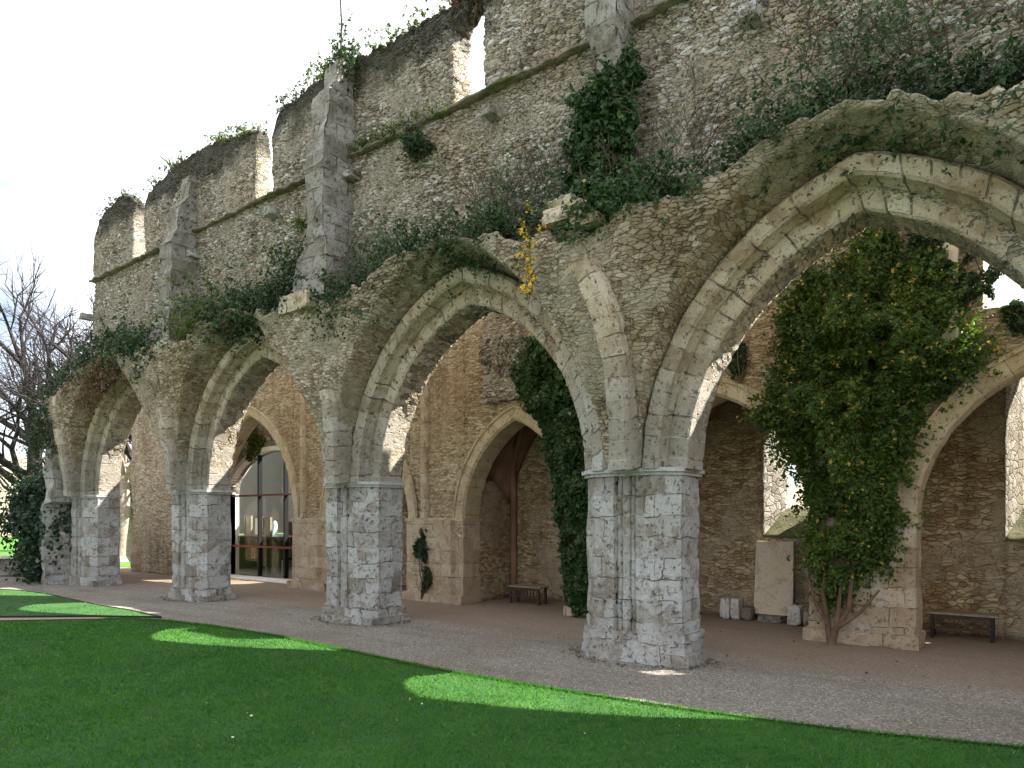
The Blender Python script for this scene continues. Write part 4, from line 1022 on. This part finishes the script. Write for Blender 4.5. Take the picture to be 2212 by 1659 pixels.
twig_shrub('bare_shrub', (-7.0, -.2, 6.6), 1.1, 3, 'thin leafless shrub over the top of the second arch', 4, group=G3, lean=(-.6, -.1, .8))
twig_shrub('bare_shrub', (-.75, -.3, 6.7), 1.4, 2, 'slender upright leafless sapling above the nearest arch', 5, group=G3, lean=(0, 0, 1.5), spread=.25)
twig_shrub('bare_shrub', (-.1, -.3, 6.3), 1.6, 4, 'spreading leafless shrub at the far right of the ledge', 6, group=G3)
twig_shrub('bare_shrub', (-9.9, -.4, 6.3), .9, 3, 'small leafless shrub right of the tall buttress foot', 7, group=G3)
twig_shrub('bare_shrub', (-1.9, -.3, 6.9), 1.3, 2, 'thin leafless shrub behind the feathery grey-green bush', 8, group=G3, lean=(0, 0, 1.3), spread=.3)
rg = np.random.default_rng(11); mb = MB(); b = np.array([-11.25, .15, 11.4])
pts = [b, b + [.02, 0, .6], b + [-.02, 0, 1.2], b + [.03, 0, 2.2]]; mb.tube(pts, [.022, .018, .014, .006], 6)
for k in range(7):
    s = rg.uniform(.3, 1.6); a = rg.uniform(-1, 1); branch(mb, b + [0, 0, s], np.array([np.sign(a), .2, .8]) / 1.3, .35, .007, 1, rg, .4, 2)
props(mb.build('bare_sapling', M['bark'], None, False), 'lone thin bare sapling rising from the green bush on the wall top', 'tree')

# the big ivies  (outline in wall coordinates X,Z)
poly_ivy('ivy_column', [(-4.79, 8.27), (-4.5, 8.25), (-4.42, 7.72), (-4.47, 7.11), (-4.54, 6.57), (-4.09, 6.23), (-3.52, 6.07), (-3.58, 5.76), (-4.79, 5.91), (-5.16, 6.43), (-5.55, 6.8), (-5.43, 7.43), (-5.48, 8.11), (-5.16, 8.19)], -.30, .5, 22000, .062, 'ivy', 'green ivy column hanging on the upper wall above the nearest pier', seed=40)
poly_ivy('hanging_ivy', [(-8.67, 5.78), (-8.92, 5.27), (-8.98, 4.68), (-8.49, 4.09), (-8.23, 3.35), (-8.11, 2.58), (-7.91, 1.71), (-7.85, 0.96), (-7.66, 0.21), (-7.41, 0.03), (-6.51, 0.1), (-6.51, 3.07), (-6.82, 4.9), (-7.57, 5.94), (-8.37, 5.93)], FY - .05, .6, 30000, .075, 'ivy', 'dense dark ivy hanging down the aisle wall inside the second arch', seed=41, gaps=.08, rag=.07)
poly_ivy('ivy_tree', [(-2.19, 6.35), (-2.42, 6.27), (-2.59, 5.8), (-2.97, 5.96), (-3.04, 5.45), (-3.29, 5.04), (-3.25, 4.5), (-3.59, 4.08), (-3.74, 3.71), (-3.36, 3.22), (-3.07, 2.6), (-2.99, 1.93), (-2.97, 1.48), (-2.76, 0.97), (-2.59, 0.76), (-2.32, 0.88), (-2.09, 1.22), (-1.87, 1.72), (-1.77, 2.42), (-1.68, 3.11), (-1.41, 3.57), (-0.95, 3.8), (-0.67, 4.22), (-0.7, 4.75), (-0.95, 5.19), (-1.26, 5.32), (-1.47, 5.84), (-1.62, 5.6), (-1.81, 6.06), (-1.96, 6.41)], FY - .02, .85, 62000, .05, 'ivy_gold', 'huge gold-flecked ivy tree climbing the aisle wall inside the nearest arch', seed=42, gaps=.30, rag=.16, spr=26, sl=.55,
         stem=[([(-2.62, FY - .45, 0), (-2.55, FY - .45, .25), (-2.62 + .25, FY - .4, .6), (-2.3, FY - .4, 1.4)], .07), ([(-2.62, FY - .45, 0), (-2.68, FY - .4, .35), (-2.75, FY - .4, .8), (-2.7, FY - .3, 1.5)], .06),
               ([(-2.5, FY - .45, .3), (-2.2, FY - .4, .55), (-1.95, FY - .35, .9)], .04), ([(-2.55, FY - .45, .25), (-2.5, FY - .45, .7), (-2.45, FY - .4, 1.3)], .045), ([(-2.66, FY - .43, .3), (-2.9, FY - .35, .7), (-3.0, FY - .3, 1.2)], .035)])
G4 = 'wisps of ivy on the aisle wall'
poly_ivy('ivy_wisp', [(-1.5, 6.5), (-1.35, 6.9), (-1.15, 6.5), (-1.05, 5.9), (-1.2, 5.4), (-1.6, 5.5), (-1.65, 6.0)], FY - .16, .2, 2200, .05, 'shrub', 'upper ivy wisp right of the ivy tree top', seed=43, gaps=.6, group=G4)
poly_ivy('ivy_wisp', [(-.95, 5.7), (-.75, 6.2), (-.6, 5.8), (-.6, 5.2), (-.9, 5.0), (-1.1, 5.3)], FY - .1, .2, 1500, .05, 'shrub', 'ivy wisp beside the small aisle window', seed=44, gaps=.6, group=G4)
poly_ivy('ivy_wisp', [(-.5, 4.95), (-.2, 5.1), (.3, 5.0), (.3, 4.55), (-.2, 4.6)], FY - .05, .2, 1600, .05, 'shrub', 'ivy wisp below the small aisle window', seed=45, gaps=.6, group=G4)
poly_ivy('ivy_wisp', [(-4.3, 5.1), (-4.1, 5.2), (-4.0, 4.6), (-4.15, 4.3), (-4.35, 4.7)], FY - .05, .2, 500, .05, 'shrub', 'little ivy sprig on the wall left of the ivy tree', seed=46, gaps=.6, group=G4)
poly_ivy('creeper', [(-12.0, 1.2), (-11.8, 1.7), (-11.65, 1.1), (-11.6, .4), (-11.8, .1), (-12.0, .5)], FY - .16, .25, 1500, .05, 'shrub', 'small creeper at the foot of the aisle pier inside the second arch', 'ivy', seed=47, gaps=.5)
poly_ivy('wall_moss', [(-9.95, 5.9), (-9.1, 6.0), (-9.0, 5.4), (-9.3, 5.0), (-9.9, 5.1)], FY - .17, .05, 1100, .03, 'shrub', 'moss patch on the grey strip of wall inside the second arch', 'moss', seed=48, gaps=.5, spr=400)
poly_ivy('wall_moss', [(-21.4, 4.9), (-20.7, 5.2), (-20.4, 4.6), (-20.8, 4.3), (-21.4, 3.9)], GY - .02, .15, 2200, .06, 'moss', 'yellow-green moss on the gable above the glass wall', 'moss', seed=49, gaps=.4)

# ---------------------------------------------------------------- objects on the floor
def bench(loc, L, h, label, slats, group, legmat='black_metal', d=.38):
    x, y = loc; r_ = thing('bench', label, 'bench', (x + L / 2, y, 0), group)
    mb = MB(); 
    for k in range(4): mb.box(x, x + L, y + k * d / 4 + .005, y + (k + 1) * d / 4 - .005, h - .035, h)
    mb.build('seat', M['wood'], r_)
    for xx in (x + .05, x + L - .1):
        for yy in (y + .02, y + d - .07):
            mb = MB(); mb.box(xx, xx + .05, yy, yy + .05, 0, h - .036); mb.build('leg', M[legmat], r_)
    mb = MB(); mb.box(x + .1, x + L - .1, y + .03, y + .06, .16, .2); mb.box(x + .1, x + L - .1, y + .03, y + .06, h - .1, h - .04)
    for k in range(slats): xx = x + .12 + (L - .24) * k / max(1, slats - 1); mb.box(xx - .012, xx + .012, y + .03, y + .055, .2, h - .1)
    mb.build('rail', M['darkwood'], r_)
bench((-1.5, 4.55), .98, .44, 'black metal bench with a plain grey seat in the right-hand chapel', 2, 'benches in the chapels')
bench((-10.05, 4.1), .95, .42, 'slatted dark bench with a pale top beside the ivy in the second arch', 9, 'benches in the chapels', 'darkwood')
# leaning stone slab
o = rock('stone_slab', 0, 0, 0, .001, .001, .001, 'slab', None, 1, 2); bpy.data.objects.remove(o)
def slabf(u, v, w):
    P = np.stack([(u - .5) * .72, (v - .5) * .10, w * 1.42], -1)
    P[:, 1] += P[:, 2] * .10; P[:, 0] += .01 * fbm(P, 2, 2)
    P = P + np.array([-4.12, 4.9, .13]); return P, np.stack([P[:, 0] + 3, P[:, 2], v], -1)
props(block_obj('stone_slab', 12, 3, 20, slabf, M['slab'], None, smooth=False), 'tall pale stone slab leaning on the chapel wall below the lancet window', 'slab')
def blk(x, y, z, sx, sy, sz, mat, label, seed):
    props(rock('stone_block', x, y, z + sz / 2, sx, sy, sz, mat, None, seed, 8), label, 'stone', 'loose carved stones in the chapel')
blk(-4.98, 4.72, 0, .2, .3, .42, 'block', 'leftmost upright pale stone block against the chapel wall', 1)
blk(-4.77, 4.72, 0, .17, .3, .42, 'block', 'second upright pale stone block against the chapel wall', 2)
blk(-4.58, 4.8, 0, .24, .3, .26, 'darkblock', 'low dark stone left of the leaning slab', 3)
blk(-4.12, 4.84, 0, .5, .4, .13, 'darkblock', 'dark stone wedged under the leaning slab', 5)
blk(-3.62, 4.6, 0, .26, .3, .38, 'block', 'pale stone block right of the leaning slab', 6)
blk(-3.40, 4.6, 0, .13, .3, .38, 'darkblock', 'narrow dark upright stone right of the leaning slab', 7)

# ---------------------------------------------------------------- left: evergreen, trees, low wall, hill
def leafy(name, c, rad, n, size, mat, label, cat, seed, trunk=True):
    rg = np.random.default_rng(seed); c = np.array(c, float); rad = np.array(rad, float)
    m = 90; cc = rg.normal(0, 1, (m, 3)); cc /= np.linalg.norm(cc, axis=1)[:, None]; cc = c + cc * rad * rg.uniform(.35, .95, (m, 1))
    k = rg.integers(0, m, n); P = cc[k] + rg.normal(0, .17, (n, 3)) * rad * 1.0
    P = P[P[:, 2] > .02]; N = (P - c) / rad
    root = thing(name, label, cat, (c[0], c[1], 0)); leaf_mesh('foliage', P, N, size, mat, rg, root, .6)
    if trunk:
        mb = MB(); 
        for _ in range(9): e = cc[rg.integers(0, m)]; mb.tube([(c[0], c[1], 0), (c[0] * .6 + e[0] * .4, c[1] * .6 + e[1] * .4, e[2] * .5), e], [.09, .06, .02], 6)
        mb.build('trunk', M['bark'], root, True)
leafy('evergreen_shrub', (-25.0, -.3, 1.6), (1.25, 1.2, 2.0), 20000, .11, 'evergreen', 'large dark evergreen shrub beside the left end of the ruin', 'shrub', 60)
leafy('evergreen_shrub', (-26.6, .6, 1.0), (1.3, 1.1, 1.5), 9000, .11, 'evergreen', 'lower evergreen bush left of the large dark shrub', 'shrub', 61)
def big_tree(name, base, h, lean, r, label, seed, depth=6, mat='bark', spread=.42, tw=3):
    rg = np.random.default_rng(seed); root = thing(name, label, 'tree', tuple(base), 'bare winter trees beyond the ruin'); base = np.array(base, float)
    mb = MB(); d = np.array(lean, float); d /= np.linalg.norm(d); pts = [base]; q = base.copy()
    for k in range(6): d = d + rg.normal(0, .06, 3); d /= np.linalg.norm(d); q = q + d * h * .45 / 6; pts.append(q.copy())
    mb.tube(pts, np.linspace(r, r * .6, 7), 10, False); mb.build('trunk', M[mat], root, True)
    mb = MB()
    for k in range(15):
        j = [1, 2, 2, 3, 3, 3, 4, 4, 4, 5, 5, 5, 6, 6, 6][k]; nd = d + rg.normal(0, .55, 3) * [1, 1, .5]; nd /= np.linalg.norm(nd); branch(mb, pts[j], nd, h * .28, r * .42, depth - 2, rg, spread, tw)
    mb.build('crown', M[mat], root, True)
big_tree('bare_tree', (-39, 4, 0), 13, (-.1, 0, 1), .5, 'bare spreading tree with a thick leaning trunk at the far left', 71)
big_tree('bare_tree', (-33, 6.5, 0), 13, (-.05, .1, 1), .32, 'bare tree whose crown touches the left end of the high wall', 72)
big_tree('bare_tree', (-52, 2, 0), 17, (.1, 0, 1), .45, 'more distant bare tree behind the leaning one', 73)
big_tree('bare_tree', (-45, 14, 0), 17, (0, 0, 1), .4, 'bare tree furthest back behind the wall end', 74)
# pale trunk seen through the fourth arch
rg = np.random.default_rng(9); tr = thing('pale_tree', 'pale barked tree trunk on sunlit grass through the leftmost arch', 'tree', (-33.9, 5.9, 0))
mb = MB(); mb.tube([(-33.9, 5.9, -.05), (-33.9, 5.9, .3), (-33.95, 5.9, 1.2), (-34.0, 5.9, 3.2), (-34.1, 6.0, 4.6)], [.62, .42, .34, .28, .22], 12); mb.build('trunk', M['bark_pale'], tr, True)
mb = MB()
for k in range(6): d = rg.normal(0, .6, 3) + [0, 0, .8]; d /= np.linalg.norm(d); branch(mb, np.array([-34.05, 5.95, 3.4 + .2 * k]), d, 2.6, .12, 3, rg, .45, 3)
mb.build('crown', M['bark_pale'], tr, True)
t = NT('sunny_grass'); P_ = t.coord(); t.finish(t.ramp(t.noise(P_, 2, 5), [(.3, (.05, .15, .02)), (.7, (.09, .24, .035))]), .9, t.noise(P_, 30, 3), .04); M['sungrass'] = t.m
sheet('meadow', [(-29.5, 4.2), (-28.5, 12.0), (-20, 30), (-90, 60), (-90, 5)], .012, 'sungrass')
leafy('hedge_bush', (-38, 8.5, 1.8), (2.6, 1.6, 2.6), 9000, .2, 'shrub_pale', 'mid green bush behind the pale trunk through the leftmost arch', 'bush', 62)
leafy('hedge_bush', (-40.5, 11.5, 3.0), (3.0, 2.0, 3.6), 9000, .24, 'evergreen', 'dark tall bush behind the pale trunk through the leftmost arch', 'bush', 63)
wl = thing('low_stone_wall', 'low grey stone parapet on the far side of the gravel at the left edge', 'wall', (-34, -4, 0))
def lw(u, v, w):
    a = np.array([-26.6, 1.2]); b = np.array([-40.0, -12.0]); p = a + (b - a) * u[:, None]; P = np.stack([p[:, 0] - v * .3, p[:, 1] + v * .3, w * .62], -1); return P, np.stack([u * 14, w * .6, v], -1)
block_obj('wall', 60, 3, 6, lw, M['darkblock'], wl)
mb = MB(); V = [(-26.5, 1.15, .62), (-40.0, -12.1, .62), (-40.4, -11.7, .62), (-26.9, 1.55, .62)]; V += [(a, b, .70) for a, b, _ in V]; mb.add(V, [(0, 1, 5, 4), (1, 2, 6, 5), (2, 3, 7, 6), (3, 0, 4, 7), (4, 5, 6, 7), (3, 2, 1, 0)], np.array(V)); mb.build('coping', M['block'], wl)
# far building wall / hillside
def hillz(a, b):
    r = np.hypot(a, b); an = np.arctan2(b, -a)
    h = sstep(r, 90, 240) * (13 + 5 * np.sin(an * 2.3 + 1) + 4 * fbm(np.stack([a, b, a * 0], -1), .012, 4)); return h - .5
terrain('hills', -420, 420, -420, 420, 90, hillz, M['hill'])
barn = thing('pale_building', 'long plain beige building wall far beyond the gravel at the left edge', 'building', (-62, -6, 0))
mb = MB(); mb.box(-66, -60, -22, 6, 0, 3.2); mb.build('wall', M['plaster'], barn)
mb = MB(); V = [(-66.3, -22.3, 3.2), (-59.7, -22.3, 3.2), (-63, -22.3, 4.3), (-66.3, 6.3, 3.2), (-59.7, 6.3, 3.2), (-63, 6.3, 4.3)]; mb.add(V, [(0, 1, 2), (3, 5, 4), (0, 2, 5, 3), (1, 4, 5, 2), (0, 3, 4, 1)], np.array(V)); mb.build('roof', M['bark'], barn)

# fallen leaves and petals on the lawn, pebbles on the gravel
rg = np.random.default_rng(77); pp = rg.uniform([-7, -7.2], [3, -2.6], (34, 2)); pp = pp[inside(pp, LAWN)]
leaf = leaf_mesh('fallen_leaves', np.stack([pp[:, 0], pp[:, 1], pp[:, 0] * 0 + .062], -1), np.tile([0, 0, 1.0], (len(pp), 1)), .022, 'daisy', rg, None, .5); props(leaf, 'scattered pale petals and leaves fallen on the near lawn', 'petals', None, 'stuff')
n = 26000; pp = np.stack([rg.uniform(-8, 3, n), -2.3 + rg.random(n) ** 1.4 * 4.5], -1); pp = pp[~inside(pp, LAWN)]; n = len(pp)
s = rg.uniform(.003, .009, n); base = np.array([[1, 0, 0], [0, 1, 0], [-1, 0, 0], [0, -1, 0], [0, 0, .8]])
V = base[None] * s[:, None, None] * rg.uniform(.7, 1.3, (n, 5, 1)); V[..., :2] += pp[:, None]; V[..., 2] += .001
tri = np.array([[0, 1, 4], [1, 2, 4], [2, 3, 4], [3, 0, 4]]); F = (np.arange(n)[:, None, None] * 5 + tri[None]).reshape(-1, 3)
t = NT('pebbles'); a = t.xyz(t.attr('rnd')); t.finish(t.ramp(a[0], [(0, (.10, .095, .085)), (.8, (.19, .18, .16)), (1, (.36, .345, .32))]), .9); M['pebble'] = t.m
o = mesh_obj('gravel_pebbles', V.reshape(-1, 3), F, M['pebble'], None, {'rnd': np.repeat(rg.random((n, 3)), 5, axis=0)}, False); props(o, 'loose pebbles scattered over the gravel court', 'gravel', None, 'stuff')

def edge_grass(pts, n, seed):
    rg = np.random.default_rng(seed); pts = np.array(pts); L = np.concatenate([[0], np.cumsum(np.linalg.norm(np.diff(pts, axis=0), axis=1))])
    t_ = rg.uniform(0, L[-1], n); P = np.stack([np.interp(t_, L, pts[:, 0]), np.interp(t_, L, pts[:, 1])], -1)
    P += rg.normal(0, .022, (n, 2)) * (1 + .8 * vnoise(np.stack([P[:, 0], P[:, 1], P[:, 0] * 0], -1), 3.0, 5))[:, None]
    h = rg.uniform(.02, .06, n); wd = .003 + .0004 * np.hypot(P[:, 0], P[:, 1] + 8.95); th = rg.uniform(0, 6.28, n); d = np.stack([np.cos(th), np.sin(th)], -1); ln = rg.normal(0, .6, (n, 2)) * h[:, None]
    V = np.zeros((n, 3, 3)); V[:, 0, :2] = P - d * wd[:, None]; V[:, 1, :2] = P + d * wd[:, None]; V[:, 2, :2] = P + ln; V[:, :2, 2] = .012; V[:, 2, 2] = .02 + h
    o = mesh_obj('edge_grass', V.reshape(-1, 3), np.arange(n * 3).reshape(n, 3), M['grassblade'], None, {'rnd': np.repeat(rg.random((n, 3)), 3, axis=0)}, False)
    props(o, 'tufts of grass spilling over the lawn edging onto the gravel', 'grass', None, 'stuff')
edge_grass(LAWN[:16], 26000, 3)
rg = np.random.default_rng(88)                     # litter and weeds gathered round the pier feet
Q = []
for c in PIER[1:4]:
    for _ in range(420):
        a = rg.uniform(0, 6.28); r_ = 1.0 + abs(rg.normal(0, .16)); Q.append((c + .92 * r_ * math.cos(a), .15 + .62 * r_ * math.sin(a)))
Q += [tuple(p) for p in rg.uniform([-9, -2.0], [2.5, 3.0], (260, 2))]
Q = np.array(Q); Q = Q[~inside(Q, LAWN)]
o = leaf_mesh('leaf_litter', np.stack([Q[:, 0], Q[:, 1], Q[:, 0] * 0 + .012], -1), np.tile([0, 0, 1.0], (len(Q), 1)), .03, 'litter', rg, None, .35)
props(o, 'dry leaf litter lying on the gravel round the piers', 'leaf litter', None, 'stuff')
